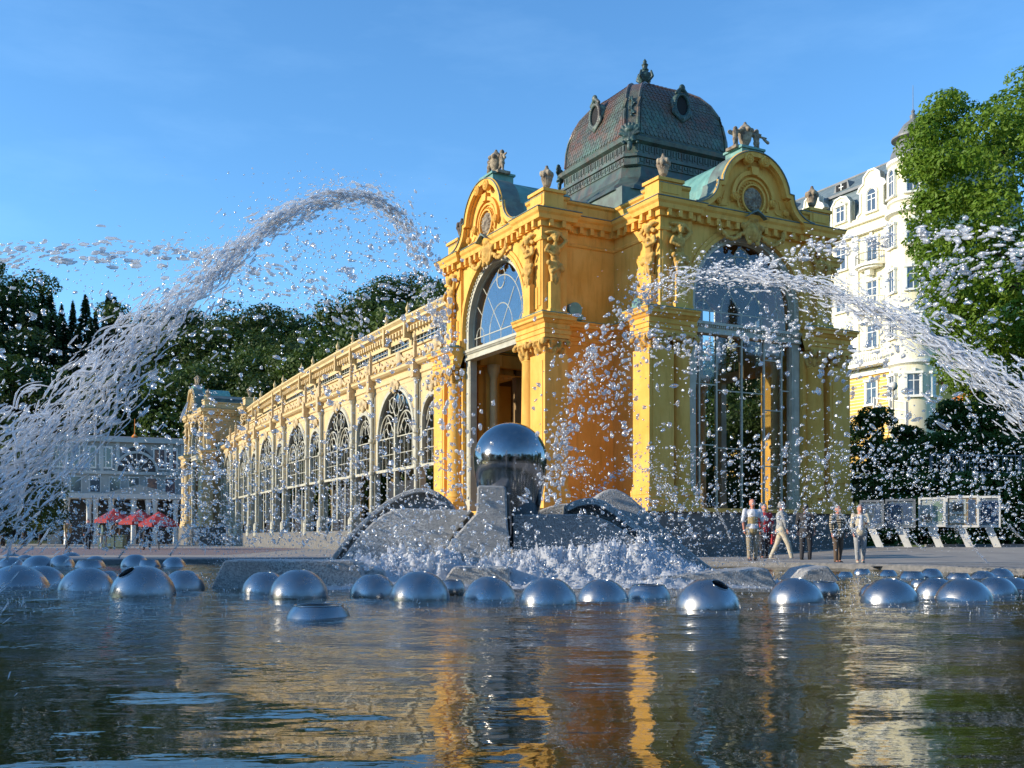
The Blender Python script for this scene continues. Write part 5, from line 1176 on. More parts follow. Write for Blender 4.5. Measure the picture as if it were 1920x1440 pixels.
# ---------------------------------------------------------------- street furniture
lp = P(1675, 770, 62); zg = 4.0
lamp = thing('street_lamp', 'slim grey street lamp with white globe in front of the hotel ground floor', 'street lamp', (lp.x, 62, zg))
zt = P(1673, 724, 62).z-zg
obj('post', MB().lathe([(0.12, -4), (0.1, 0.5), (0.06, 1), (0.05, zt-0.3), (0.12, zt-0.22), (0.12, zt-0.18)], seg=12).mesh('post', auto=.6), 'pale iron paint', lamp)
obj('globe', MB().lathe([(0.26*math.sin(t), -0.26*math.cos(t)) for t in np.linspace(0.15, PI-0.01, 12)], (0, 0, zt), 18).mesh('globe', smooth=True), 'lamp globe', lamp)
# white stair railing by the hotel
def fence(name, label, cat, pts, h, post_step, bar_step, m_, r=0.03, rails=(1.0,)):
    o = thing(name, label, cat, pts[0]); p0 = Vector(pts[0])
    for a, b in zip(pts, pts[1:]):
        a, b = Vector(a), Vector(b); d = b-a; L_ = d.length; n = max(1, round(L_/post_step))
        for k in range(n+1): q = a+d*k/n-p0; obj('post', MB().box(-r*1.4, r*1.4, -r*1.4, r*1.4, -0.3, h*1.03).mesh('post'), m_, o, q)
        for f in rails: obj('rail', MB().tube([a-p0+Vector((0, 0, h*f)), b-p0+Vector((0, 0, h*f))], r, 6).mesh('rail'), m_, o)
        if bar_step:
            nb = int(L_/bar_step); bars = []
            for k in range(nb):
                q = a+d*(k+0.5)/nb-p0; 
                if k == 0: bm_ = MB().box(-r*.35, r*.35, -r*.35, r*.35, h*rails[-1], h*rails[0]).mesh('bar')
                obj('bar', bm_, m_, o, q)
    return o
a, b = P(1640, 790, 66), P(1700, 800, 64); fence('stair_railing', 'white stair railing in front of the hotel beside the globe lamp', 'railing', [tuple(a), tuple(b)], 1.5, 1.0, 0, 'white paint', 0.06, (1.0, 0.65, 0.3))
a, b, c = P(1745, 886, 45.5), P(1860, 888, 45), P(1965, 890, 44.5)
fence('bank_railing', 'grey vertical bar railing along the bank above the information boards', 'railing', [tuple(a), tuple(b), tuple(c)], (886-852)*45/FPX, 1.35, 0.16, 'grey iron', 0.035, (1.0, 0.05))
rt = MB().box(P(1640, 0, 46).x, P(1990, 0, 46).x, 45.7, 46.1, 0.2, a.z+0.02); tag(obj('retaining_wall', rt, 'podium stone'), 'dark retaining wall under the bank railing', 'wall')
tree('d', DEC[1], P(1345, 700, 82).x, 82, terrain(P(1345, 700, 82).x, 82), 0.9, 1.0, 'dark tree seen through the middle panes of the front portal', 'trees behind the glass hall')
tree('d', DEC[2], P(1400, 700, 76).x, 76, terrain(P(1400, 700, 76).x, 76), 0.8, 2.0, 'dark tree seen through the right panes of the front portal', 'trees behind the glass hall')
tree('d', DEC[3], P(1450, 700, 72).x, 72, terrain(P(1450, 700, 72).x, 72), 0.7, 3.0, 'dark tree just behind the right arm of the pavilion', 'trees behind the glass hall')
# parasol
def parasol(loc, r, h, c1, c2, label, rise=0.5):
    o = thing('parasol', label, 'parasol', loc); obj('pole', MB().lathe([(0.04, 0), (0.03, h+rise)], seg=8), 'grey iron', o)
    for k in range(8):
        a0, a1 = 2*PI*k/8, 2*PI*(k+1)/8; me = MB().add([(r*math.cos(a0), r*math.sin(a0), h), (r*math.cos(a1), r*math.sin(a1), h), (0, 0, h+rise), (r*math.cos(a0), r*math.sin(a0), h-0.2), (r*math.cos(a1), r*math.sin(a1), h-0.2)], [(0, 1, 2), (0, 3, 4, 1)])
        obj('canopy_panel', me, (c1, c2)[k % 2], o)
simple('yellow cloth', (0.75, 0.48, 0.05), (0.65, 0.40, 0.04), 4, 0.8, bmp=0.2)
p = P(1822, 768, 66); parasol((p.x, 66, p.z-1.2), 1.3, 1.9, 'orange cloth', 'yellow cloth', 'orange and yellow parasol half hidden behind the shrubs on the bank')
for px, py, Y, r, lb in ((215, 975, 66, 1.3, 'red parasol left of the other two, behind the man in green'), (262, 978, 64, 1.3, 'red parasol in the middle, in front of the columned porch'), (298, 982, 63, 1.25, 'red parasol nearest the end pavilion')):
    p = P(px, py, Y); parasol((p.x, Y, 0.1), r, p.z-0.1, 'red cloth', 'red cloth', lb, 0.75)
for px, Y, lb in ((200, 60, 'green cafe crate left below the red parasols'), (222, 60.5, 'green cafe crate right below the red parasols')):
    p = G(px, 1029, 0.1); cb = MB().box(-.45, .45, -.3, .3, 0, .85); cb.box(-.5, .5, -.35, .35, .85, .92); cb.box(-.4, .4, -.33, -.29, .1, .75); tag(obj('planter_box', cb, 'cloth green', None, (p.x, p.y, 0.1)), lb.replace('cafe crate', 'planter box'), 'planter')
# information boards on slanting legs
simple('poster white', (0.80, 0.78, 0.70), None, rough=0.4, bmp=0)
simple('poster tan', (0.72, 0.50, 0.28), (0.55, 0.36, 0.20), 5, 0.4, bmp=0)
simple('poster grey', (0.34, 0.38, 0.42), (0.22, 0.26, 0.30), 3, 0.4, bmp=0)
simple('poster green', (0.45, 0.55, 0.38), (0.32, 0.42, 0.33), 5, 0.4, bmp=0)
simple('poster blue', (0.14, 0.20, 0.34), (0.10, 0.14, 0.22), 5, 0.4, bmp=0)
BY = 37.6
def board(x0, x1, y0, y1, kind, label):
    a, b = P(x0, y1, BY), P(x1, y1, BY); t = P(x0, y0, BY); W, H = b.x-a.x, t.z-a.z
    o = thing('information_board', label, 'information board', (a.x, BY, a.z), -0.4)
    fr = MB().box(0, W, -0.05, 0.06, 0, 0.08).box(0, W, -0.05, 0.06, H-0.08, H).box(0, 0.07, -0.049, 0.059, 0.08, H-0.08).box(W-0.07, W, -0.049, 0.059, 0.08, H-0.08); obj('frame', fr, 'board frame' if kind != 'dark' else 'grey iron', o)
    obj('panel', MB().box(0.07, W-0.07, 0.0, 0.04, 0.08, H-0.08), {'pale': 'poster white', 'tan': 'poster tan', 'grey': 'poster grey', 'dark': 'poster grey'}[kind], o)
    def pr(u0, u1, v0, v1, m_): obj('poster', MB().box(u0*W, u1*W, -0.012, 0.0, v0*H, v1*H), m_, o)
    if kind == 'pale': pr(.12, .5, .15, .45, 'poster tan'); pr(.56, .88, .2, .85, 'poster green'); pr(.12, .5, .52, .85, 'poster white'); pr(.2, .3, .25, .4, 'red cloth'); pr(.34, .44, .25, .4, 'poster blue')
    if kind == 'tan': pr(.12, .62, .42, .9, 'poster white'); pr(.2, .54, .5, .82, 'poster tan'); pr(.12, .62, .14, .36, 'poster white'); pr(.68, .9, .12, .88, 'poster blue'); pr(.3, .5, .56, .76, 'poster blue')
    if kind in ('grey', 'dark'): pr(.14, .86, .15, .85, 'poster blue'); pr(.25, .6, .3, .7, 'poster white' if kind == 'grey' else 'poster grey')
    obj('cover_glass', MB().box(0.07, W-0.07, -0.035, -0.03, 0.08, H-0.08), 'pane glass', o)
    lg = MB(); dz = a.z-0.48; lx = W*0.45; lg.add([(lx-.12, 0.1, -dz+0.0), (lx+.14, 0.1, -dz), (lx-0.16, 0.0, 0.02), (lx-.42, 0.0, 0.02), (lx-.12, 0.28, -dz), (lx+.14, 0.28, -dz), (lx-0.16, 0.18, 0.02), (lx-.42, 0.18, 0.02)], [(0, 1, 2, 3), (4, 7, 6, 5), (0, 4, 5, 1), (1, 5, 6, 2), (2, 6, 7, 3), (3, 7, 4, 0)])
    lg.v = [(v[0]+0.3, v[1], v[2]) for v in lg.v]
    obj('leg', lg, 'board frame', o)
board(1660, 1713, 936, 990, 'dark', 'dark information board leftmost of the row, behind the spray')
board(1722, 1769, 933, 988, 'pale', 'bright framed information board with small notices, second from left')
board(1773, 1830, 930, 989, 'tan', 'bright information board with a large tan picture, third from left')
board(1834, 1872, 930, 989, 'grey', 'grey blue information board fourth in the row')
board(1612, 1655, 938, 990, 'dark', 'dark information board nearest the pavilion podium, mostly behind people')

# ---------------------------------------------------------------- people
def figure(px, feet_py, head_py, label, shirt, trousers, face=0.0, stride=0.15, arms=(0.1, 0.1), hair='hair grey', shoes='leather', coat=None, bag=None, female=False, skirt=False, bend=(0.0, 0.0), seed=0):
    base = G(px, feet_py, 0.1); Yp = base.y; H = P(px, head_py, Yp).z-0.1; H = max(1.5, min(1.9, H)); k = H/1.75
    sh = 0.19 if female else 0.215; hp = 0.10
    o_ = 0.0; hipz, shz = 0.92, 1.43
    def arm(s, fwd, bd):
        shd = Vector((s*sh, 0, shz)); el = shd+Vector((s*0.06, -0.28*math.sin(fwd), -0.28*math.cos(fwd))); wr = el+Vector((-s*0.02-s*0.12*bd, -0.25*math.sin(fwd+bd*1.5), -0.25*math.cos(fwd+bd*1.5))); return shd, el, wr
    def leg(s, st):
        hip = Vector((s*hp, 0, hipz)); kn = Vector((s*0.11, -st*0.55-0.02, 0.49)); an = Vector((s*0.10, -st+0.02, 0.08)); return hip, kn, an
    A = [arm(-1, arms[0], bend[0]), arm(1, arms[1], bend[1])]; Lg = [leg(-1, stride), leg(1, -stride)]
    body = [('e', (0, -0.01, 1.63), (0.078, 0.095, 0.115)), ('e', (0, -0.04, 1.585), (0.06, 0.065, 0.07)), ('c', (0, 0.01, 1.42), (0, 0.0, 1.55), 0.06, 0.055), ('c', (0, 0, 1.15), (0, 0.01, 1.34), 0.13, 0.15), ('c', (-.09, 0, 1.38), (.09, 0, 1.38), 0.09, 0.09), ('c', (0, 0, 0.95), (0, 0, 1.12), 0.14, 0.125),
            ('c', (0, -0.1, 1.63), (0, -0.125, 1.60), 0.014, 0.02), ('e', (-.082, 0, 1.62), (.014, .028, .036)), ('e', (.082, 0, 1.62), (.014, .028, .036))]
    for s_, (a_, e_, w_) in zip((-1, 1), A):
        body += [('c', a_, e_, 0.052, 0.042), ('c', e_, w_, 0.04, 0.028)]; d = (w_-e_).normalized(); hc = w_+d*0.06; body.append(('e', hc, (0.024, 0.04, 0.05)))
        for f in range(4): off = Vector((0, -0.03+0.02*f, 0)); body.append(('c', hc+off, hc+off*1.1+d*(0.085-0.008*abs(f-1.5))+Vector((-s_*0.02, 0, 0)), 0.012, 0.009))
        body.append(('c', hc+Vector((0, -0.035, 0)), hc+Vector((-s_*0.02, -0.065, 0))+d*0.03, 0.013, 0.01))
    for h_, n_, a_ in Lg: body += [('c', h_, n_, 0.085, 0.055), ('c', n_, a_, 0.055, 0.038), ('c', a_, a_+Vector((0, -0.16, -0.05)), 0.04, 0.03)]
    sc = lambda pr: [tuple([q[0]]+[(Vector(x)*k if isinstance(x, (tuple, Vector)) and len(x) == 3 and i != 1 or (i == 0) else x) for i, x in enumerate(q[1:])]) if q[0] == 'c' else (q[0], Vector(q[1])*k, tuple(v*k for v in q[2])) for q in pr]
    def sc(pr):
        out = []
        for q in pr:
            if q[0] == 'c': out.append(('c', Vector(q[1])*k, Vector(q[2])*k, q[3]*k, q[4]*k))
            else: out.append(('e', Vector(q[1])*k, tuple(v*k for v in q[2])))
        return out
    po = obj('person', organic('person', sc(body), 0.017, 1), 'skin', None, (base.x, base.y, 0.1), face); tag(po, label, 'person')
    st = [('c', (0, 0, 1.13), (0, 0.01, 1.32), 0.155, 0.172), ('c', (-.12, 0.005, 1.38), (.12, 0.005, 1.38), 0.092, 0.092), ('c', (0, 0, 0.93), (0, 0, 1.12), 0.168, 0.15)]
    for (a_, e_, w_) in A: st.append(('c', a_, e_, 0.07, 0.062)); 
    if coat:
        for (a_, e_, w_) in A: st.append(('c', e_, e_.lerp(w_, 0.85), 0.058, 0.045))
    obj('shirt', organic('shirt', sc(st), 0.02, 2), coat or shirt, po)
    if coat: obj('shirt_front', organic('shirt_front', sc([('c', (0, -0.09, 1.02), (0, -0.09, 1.36), 0.085, 0.08)]), 0.02, 1), shirt, po)
    tr = [('c', (0, 0.01, 0.90), (0, 0.01, 0.99), 0.165, 0.15)]
    if skirt: tr += [('c', (0, 0.0, 0.9), (0, 0, 0.55), 0.17, 0.23)]
    else:
        for h_, n_, a_ in Lg: tr += [('c', h_, n_, 0.112, 0.078), ('c', n_, a_+Vector((0, 0, 0.03)), 0.078, 0.062)]
    obj('trousers' if not skirt else 'skirt', organic('trousers', sc(tr), 0.02, 1), trousers, po)
    hr = [('e', (0, 0.02, 1.675), (0.088, 0.10, 0.085)), ('e', (0, 0.05, 1.63), (0.08, 0.065, 0.09))] + ([('e', (0, 0.06, 1.55), (0.085, 0.05, 0.09))] if female else [])
    obj('hair', organic('hair', sc(hr), 0.016, 1), hair, po)
    for h_, n_, a_ in Lg: obj('shoe', organic('shoe', sc([('c', a_+Vector((0, 0.02, -0.025)), a_+Vector((0, -0.15, -0.045)), 0.05, 0.038)]), 0.016, 1), shoes, po)
    for s_ in (-1, 1): obj('eye', MB().lathe([(0.002, -0.009), (0.009, 0), (0.002, 0.009)], (s_*0.03*k, -0.101*k, 1.645*k), 6), 'hair dark', po)
    if bag:
        w_ = A[1][2]*k; bo = MB().box(-0.07, 0.07, -0.16, 0.16, -0.42, -0.10); bo.tube([(0, -0.1, -0.1), (0, -0.06, 0.02), (0, 0.06, 0.02), (0, 0.1, -0.1)], 0.012, 5)
        R = Matrix.Rotation(face, 3, 'Z'); q = R @ w_; tag(obj('handbag', bo, bag, None, (base.x+q.x, base.y+q.y, 0.1+q.z-0.03), face), 'dark red bag held between the beige vest and the striding person', 'bag')
    return po
vest = figure(1411, 1052, 933, 'man with red face in beige vest over white short sleeves, by the pavilion podium', 'cloth white', 'cloth khaki', 0.05, 0.06, (0.05, 0.1), 'skin', seed=1)
vm = organic('vest', [('c', (0, 0, 1.12), (0, 0.0, 1.32), 0.168, 0.185), ('c', (-.08, 0, 1.4), (.08, 0, 1.4), 0.095, 0.095), ('c', (0, 0, 0.97), (0, 0, 1.1), 0.182, 0.165)], 0.02, 2); obj('vest', vm, 'cloth beige', vest)
figure(1433, 1049, 944, 'woman in dark red top just behind the man in the beige vest', 'cloth red', 'cloth dark', 0.2, 0.05, (0.2, 0.1), 'hair dark', female=True, bag='cloth red', seed=2)
figure(1466, 1051, 941, 'person in pale grey jacket and light trousers striding left of the striped shirt', 'cloth grey', 'cloth cream', 1.3, 0.30, (0.3, -0.3), 'hair grey', coat='cloth grey', shoes='shoe light', seed=3)
figure(1511, 1052, 945, 'person in a red top and dark trousers half hidden by spray', 'cloth red', 'cloth dark', 2.6, 0.08, (0.1, 0.1), 'hair dark', coat='cloth dark', seed=4)
figure(1571, 1057, 947, 'person in brown and cream striped top standing with back half turned', 'cloth striped', 'cloth brown', 0.4, 0.05, (0.1, 0.15), 'hair grey', coat='cloth striped', seed=5)
figure(1613, 1056, 946, 'woman in open cream jacket and grey trousers holding something at her waist', 'cloth white', 'cloth grey', -0.15, 0.12, (0.1, 0.3), 'hair grey', coat='cloth cream', female=True, shoes='shoe light', bend=(0.1, 0.9), seed=6)
figure(127, 1030, 965, 'man in beige jacket and dark trousers leftmost on the far pavement', 'cloth beige', 'cloth dark', 1.2, 0.2, (0.2, -0.1), coat='cloth beige', hair='hair dark', seed=7)
figure(165, 1030, 961, 'man in white shirt front and dark jacket seen from the side', 'cloth white', 'cloth dark', 0.6, 0.12, (0.1, 0.1), coat='cloth dark', hair='hair dark', seed=8)
figure(194, 1030, 963, 'man in grey green shirt and beige trousers left of the red parasols', 'cloth green', 'cloth cream', 0.3, 0.1, (0.1, 0.2), hair='hair grey', coat='cloth green', seed=9)
figure(275, 1031, 962, 'person in dark clothes with bent arms in front of the red parasols', 'cloth dark', 'cloth dark', 0.0, 0.18, (0.4, 0.4), hair='hair dark', coat='cloth dark', bend=(0.9, 0.9), seed=10)
figure(218, 1029, 976, 'seated looking short person in brown beside the planter boxes', 'cloth brown', 'cloth dark', 0.0, 0.05, (0.4, 0.4), hair='hair dark', coat='cloth brown', seed=11)
# ---------------------------------------------------------------- the pool
def water_mesh():
    rng = np.random.default_rng(9); NYr, NXr = 370, 310
    t = np.linspace(0, 1, NYr); y = PC.y-PR+0.05+(2*PR-0.1)*(t**1.7); hw = np.sqrt(np.maximum(0.01, (PR-0.04)**2-(y-PC.y)**2)); s = np.linspace(-1, 1, NXr)
    X = PC.x+hw[:, None]*s[None, :]; Y = np.repeat(y[:, None], NXr, 1); Z = np.zeros_like(X)
    for k in range(46):
        lam = 10**rng.uniform(-0.75, 0.25); a = rng.normal(PI/2, 0.9 if k % 3 == 0 else 0.4); kx, ky = 2*PI/lam*math.cos(a), 2*PI/lam*math.sin(a)
        amp = 0.0005*lam**1.0*(1+0.8*(lam > 0.7)); Z += amp*np.sin(kx*X+ky*Y+rng.uniform(0, 6.3))*(1+0.5*np.sin(X*0.7+k))
    Z *= 1+1.2*np.clip((Y-7)/5, 0, 1)
    for k in range(70):   # rings from falling drops
        cx, cy = rng.uniform(-3.5, 3.5), rng.uniform(3.5, 9); r = np.hypot(X-cx, Y-cy); R0 = rng.uniform(0.04, 0.3); Z += 0.0022*np.exp(-((r-R0)/0.035)**2)*np.cos((r-R0)*90)
    v = np.stack([X, Y, Z], -1).reshape(-1, 3); i = np.arange(NYr-1)[:, None]*NXr+np.arange(NXr-1)[None, :]; f = np.stack([i, i+1, i+NXr+1, i+NXr], -1).reshape(-1, 4)
    me = bpy.data.meshes.new('water'); me.vertices.add(len(v)); me.vertices.foreach_set('co', v.astype(np.float32).ravel()); me.loops.add(f.size); me.loops.foreach_set('vertex_index', f.astype(np.int32).ravel()); me.polygons.add(len(f)); me.polygons.foreach_set('loop_start', np.arange(0, f.size, 4, dtype=np.int32)); me.polygons.foreach_set('use_smooth', np.ones(len(f), bool)); me.update(calc_edges=True); return me
tag(obj('water', water_mesh(), 'pool water'), kind='structure')

# ---------------------------------------------------------------- granite flower with the steel ball
def bevel(o, w=0.03):
    m_ = o.modifiers.new('edge', 'BEVEL'); m_.width = w; m_.segments = 2; m_.limit_method = 'ANGLE'; m_.angle_limit = 0.6; return o
def slab(name, pxs, Y0, Y1, mat, parent, floor=-0.25):
    pts = [P(x, y, Y0) for x, y in pxs]; poly = [(p.x, p.z) for p in pts]
    return bevel(obj(name, MB().prism(poly, Y0, Y1).mesh(name), mat, parent))
fo = thing('fountain_sculpture', 'grey granite fountain sculpture of curved petals holding a polished steel ball', 'fountain', (0, 0, 0))
def smooth_pts(p, n=4):
    out = []
    for i in range(len(p)-1):
        p0, p1, p2, p3 = [np.array(p[max(0, min(len(p)-1, i+k))], float) for k in (-1, 0, 1, 2)]
        for j in range(n):
            t = j/n; out.append(tuple(0.5*((2*p1)+(-p0+p2)*t+(2*p0-5*p1+4*p2-p3)*t*t+(-p0+3*p1-3*p2+p3)*t**3)))
    return out+[tuple(p[-1])]
YS = 19.3
slab('petal', smooth_pts([(632, 1062), (660, 1022), (700, 978), (735, 957), (762, 953)])+[(868, 956), (884, 958), (845, 1010), (812, 1062), (800, 1110), (620, 1110)], YS-0.5, YS+1.2, 'granite', fo)
slab('petal', [(815, 1110), (822, 1050), (858, 1000), (893, 962), (895, 912), (899, 910), (945, 911), (949, 916), (951, 975), (960, 1060), (960, 1110)], YS-1.0, YS-0.15, 'granite', fo)
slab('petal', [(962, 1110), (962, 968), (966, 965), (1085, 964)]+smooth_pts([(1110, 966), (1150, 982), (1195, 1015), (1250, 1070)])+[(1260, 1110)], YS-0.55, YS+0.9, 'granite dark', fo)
# curved shells: a paler granite rim and a darker slab behind it
rimL = smooth_pts([(600, 1080), (650, 1010), (700, 960), (745, 929), (785, 916), (815, 920), (840, 938), (856, 962)])
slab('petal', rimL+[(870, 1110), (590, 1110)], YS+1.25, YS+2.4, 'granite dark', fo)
rb = MB(); rp = [(P(x, y, YS+1.1).x, P(x, y, YS+1.1).z) for x, y in rimL[:22]]; band(rb, rp, 0.09, YS+0.95, YS+1.45); bevel(obj('petal_rim', rb, 'granite', fo), 0.02)
rimR = smooth_pts([(1058, 948), (1085, 937), (1118, 936), (1150, 952), (1200, 990), (1260, 1035), (1335, 1075)])
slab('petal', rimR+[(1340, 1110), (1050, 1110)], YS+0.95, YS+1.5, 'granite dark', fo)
rb = MB(); rp = [(P(x, y, YS+0.9).x, P(x, y, YS+0.9).z) for x, y in rimR]; band(rb, rp, 0.13, YS+0.6, YS+1.1); bevel(obj('petal_rim', rb, 'granite', fo), 0.02)
ridge = smooth_pts([(1095, 960), (1112, 938), (1135, 919), (1160, 919), (1190, 938), (1240, 985), (1300, 1038), (1350, 1075)])
slab('petal', ridge+[(1350, 1110), (1090, 1110)], YS+1.6, YS+2.9, 'granite', fo)
# low stub behind between ball and ridge
slab('petal', smooth_pts([(1005, 960), (1030, 950), (1060, 944), (1090, 950)])+[(1095, 1110), (1000, 1110)], YS+1.3, YS+2.2, 'granite', fo)
bc = P(957, 862, YS+0.35); br_ = 69.5/FPX*(YS+0.35)
prof = [(0.001, br_)]+[(br_*math.sin(t), br_*math.cos(t)) for t in np.linspace(0.12, PI/2, 16)]+[(br_*0.995, -0.12), (br_*0.97, -0.28), (br_*0.92, -0.5), (br_*0.85, -0.75), (br_*0.76, -1.05), (br_*0.66, -1.4), (br_*0.6, -1.7)]
obj('ball', MB().lathe(prof[::-1], (bc.x, YS+0.35, bc.z), 64).mesh('ball', smooth=True), 'mirror steel', fo)
def lowslab(pxs, Y0, Y1, label):
    o = slab('granite_slab', pxs, Y0, Y1, 'granite', None); tag(o, label, 'stone slab', 'low granite slabs round the sculpture'); return o
lowslab([(392, 1110), (418, 1053), (425, 1050), (655, 1051), (665, 1054), (700, 1110)], 16.6, 17.5, 'low granite slab with sloping ends at the left of the sculpture')
lowslab([(655, 1110), (656, 1055), (720, 1071), (735, 1110)], 16.9, 18.6, 'short dark granite slab joining the right end of the left slab')
lowslab([(818, 1110), (848, 1065), (853, 1063), (955, 1064), (958, 1110)], 16.7, 17.6, 'small granite slab standing in foam directly below the steel ball')
lowslab([(1178, 1110), (1178, 1087), (1184, 1085), (1432, 1065), (1440, 1067), (1466, 1110)], 16.9, 17.8, 'long tilted granite slab at the right of the foam')
lowslab([(1490, 1095), (1515, 1068), (1552, 1061), (1580, 1095)], 19.5, 20.8, 'small pointed granite slab behind the right hand domes')

# ---------------------------------------------------------------- steel domes standing in the water
# centre x, waterline y, width, top y, kind (n small nozzle on top, f cut flat, hl/hr hole tilted left/right), label
DOMES = [
 (5, 1100, 118, 1059, 'n', 'steel dome cut by the left edge of the photo'),
 (58, 1095, 92, 1060, 'n', 'steel dome just right of the one at the left edge, partly behind the next'),
 (142, 1108, 106, 1063, 'n', 'steel dome left of the one with the dark slanting hole'),
 (247, 1121, 124, 1060, 'hl', 'large steel dome with a dark slanting hole facing up left'),
 (332, 1107, 80, 1068, 'n', 'steel dome half hidden behind the right side of the holed one'),
 (187, 1099, 60, 1061, 'n', 'steel dome peeping out between two large left domes'),
 (158, 1064, 58, 1051, 'f', 'low flat topped steel dome in the second row at left'),
 (124, 1048, 42, 1035, 'n', 'small far steel dome rearmost of the left cluster'),
 (59, 1063, 64, 1041, 'n', 'second row steel dome above the pair near the left edge'),
 (106, 1063, 48, 1040, 'n', 'second row steel dome left of the low flat one'),
 (9, 1062, 52, 1044, 'n', 'second row steel dome at the left edge'),
 (40, 1052, 38, 1040, 'n', 'small far steel dome near the left edge, inner one'),
 (12, 1048, 40, 1037, 'n', 'small far steel dome at the very left edge'),
 (171, 1056, 44, 1042, 'n', 'far steel dome behind the low flat one at left'),
 (244, 1063, 54, 1039, 'n', 'far steel dome right above the one with the slanting hole'),
 (270, 1063, 46, 1050, 'f', 'low flat topped steel dome touching the far one behind the slanting hole'),
 (319, 1063, 46, 1044, 'n', 'lone far steel dome left of the low granite slab'),
 (487, 1113, 90, 1071, 'n', 'steel dome tucked behind the left shoulder of a larger one, below the left slab'),
 (549, 1124, 114, 1067, 'n', 'large steel dome in front of the left granite slab'),
 (586, 1161, 131, 1135, 'f', 'wide flat cut steel dome nearest the camera, standing alone'),
 (694, 1121, 90, 1075, 'n', 'steel dome left of the large one beneath the left petals'),
 (782, 1129, 118, 1070, 'n', 'large steel dome beneath the left petals of the sculpture'),
 (845, 1117, 52, 1088, 'f', 'small flat topped steel dome between two rounded ones below the column'),
 (917, 1124, 103, 1080, 'n', 'steel dome directly below the steel ball'),
 (1030, 1134, 114, 1082, 'n', 'steel dome right of the one below the ball'),
 (1134, 1127, 100, 1085, 'n', 'steel dome left of the flat topped one in front of the foam'),
 (1221, 1123, 84, 1097, 'f', 'flat topped steel dome left of the dome with the hole at upper right'),
 (1338, 1144, 126, 1085, 'hr', 'large steel dome with a dark hole at its upper right side'),
 (1506, 1133, 106, 1082, 'n', 'steel dome hiding a dark rimmed one at its right'),
 (1553, 1121, 58, 1091, 'f', 'dark rimmed cut steel dome behind its rounded neighbour'),
 (1647, 1117, 54, 1092, 'n', 'steel dome peeping out left of the bright highlighted one'),
 (1687, 1131, 108, 1083, 'n', 'steel dome with a bright highlight, below the two bright boards'),
 (1735, 1104, 42, 1086, 'f', 'small flat steel dome between two rounded right domes'),
 (1770, 1120, 78, 1082, 'n', 'steel dome behind the left side of the front right one'),
 (1829, 1127, 106, 1083, 'n', 'front steel dome nearest the right edge'),
 (1884, 1116, 80, 1080, 'n', 'steel dome behind the right side of the front right one'),
 (1916, 1106, 74, 1081, 'n', 'steel dome cut by the right edge of the photo'),
 (1754, 1084, 42, 1064, 'n', 'far small steel dome under the gap between the bright boards'),
 (1853, 1084, 50, 1069, 'n', 'far steel dome left one of the rear right pair'),
 (1886, 1083, 50, 1064, 'n', 'far steel dome right one of the rear right pair'),
 (1671, 1081, 34, 1066, 'n', 'tiny far steel dome below the woman in the cream jacket'),
 (1621, 1077, 32, 1067, 'f', 'tiny flat far steel dome in the spray at right'),
 (1589, 1081, 28, 1069, 'n', 'tiny far steel dome next to the pointed granite slab'),
 (1718, 1085, 46, 1072, 'f', 'flat far steel dome below the leftmost bright board'),
 (1806, 1086, 46, 1075, 'f', 'flat far steel dome between the small far one and the rear right pair'),
]
for cx, wy, w, ty, kind, lab in DOMES:
    g_ = G(cx, wy+0.0); a = w/2/FPX*g_.y; cy = g_.y+a*0.95; hz = max(0.06, EYE-(ty-HOR)*cy/FPX)
    if kind == 'f': th0 = math.asin(0.70); R = a*1.02; hz_full = R*0.97; cz = hz-R*math.cos(th0); R = a*1.02
    else:
        hz = min(hz, a*0.98); R = (a*a+hz*hz)/(2*hz); cz = hz-R; th0 = math.asin(min(0.9, 0.10/R)) if kind == 'n' else math.asin(0.27)
    seg = 40; T_ = np.linspace(th0, math.radians(125), 22); prof = [((R-0.012)*math.sin(th0), (R-0.012)*math.cos(th0)-0.03), ((R-0.012)*math.sin(th0), (R-0.012)*math.cos(th0))]+[(R*math.sin(t), R*math.cos(t)) for t in T_]
    mb = MB().lathe(prof, seg=seg); mb.f = [f for f in mb.f if len(f) == 4]
    tilt = {'n': (-0.0, 0), 'f': (0, 0), 'hl': (math.radians(26), math.radians(-24)), 'hr': (math.radians(24), math.radians(20))}[kind]
    rot = (tilt[0], tilt[1], 0)
    o = obj('steel_dome', mb.mesh('steel_dome', auto=0.6), 'brushed steel', None, (g_.x, cy, cz), rot=rot); tag(o, lab, 'dome', 'steel domes in the pool')
    rr_ = (R-0.01)*math.sin(th0); dk = MB().lathe([(0.001, R*math.cos(th0)-0.05), (rr_, R*math.cos(th0)-0.05), (rr_, R*math.cos(th0)-0.055)], seg=24); obj('opening', dk, 'hole dark', o)  # black disc painted as the shaded inside of the dome
    if kind != 'n':
        lp_ = MB().tube([(R*math.sin(th0)*math.cos(q), R*math.sin(th0)*math.sin(q), R*math.cos(th0)) for q in np.linspace(0, 2*PI, 28, endpoint=False)], 0.008, 5, closed=True); obj('rim', lp_.mesh('rim', smooth=True), 'mirror steel', o)

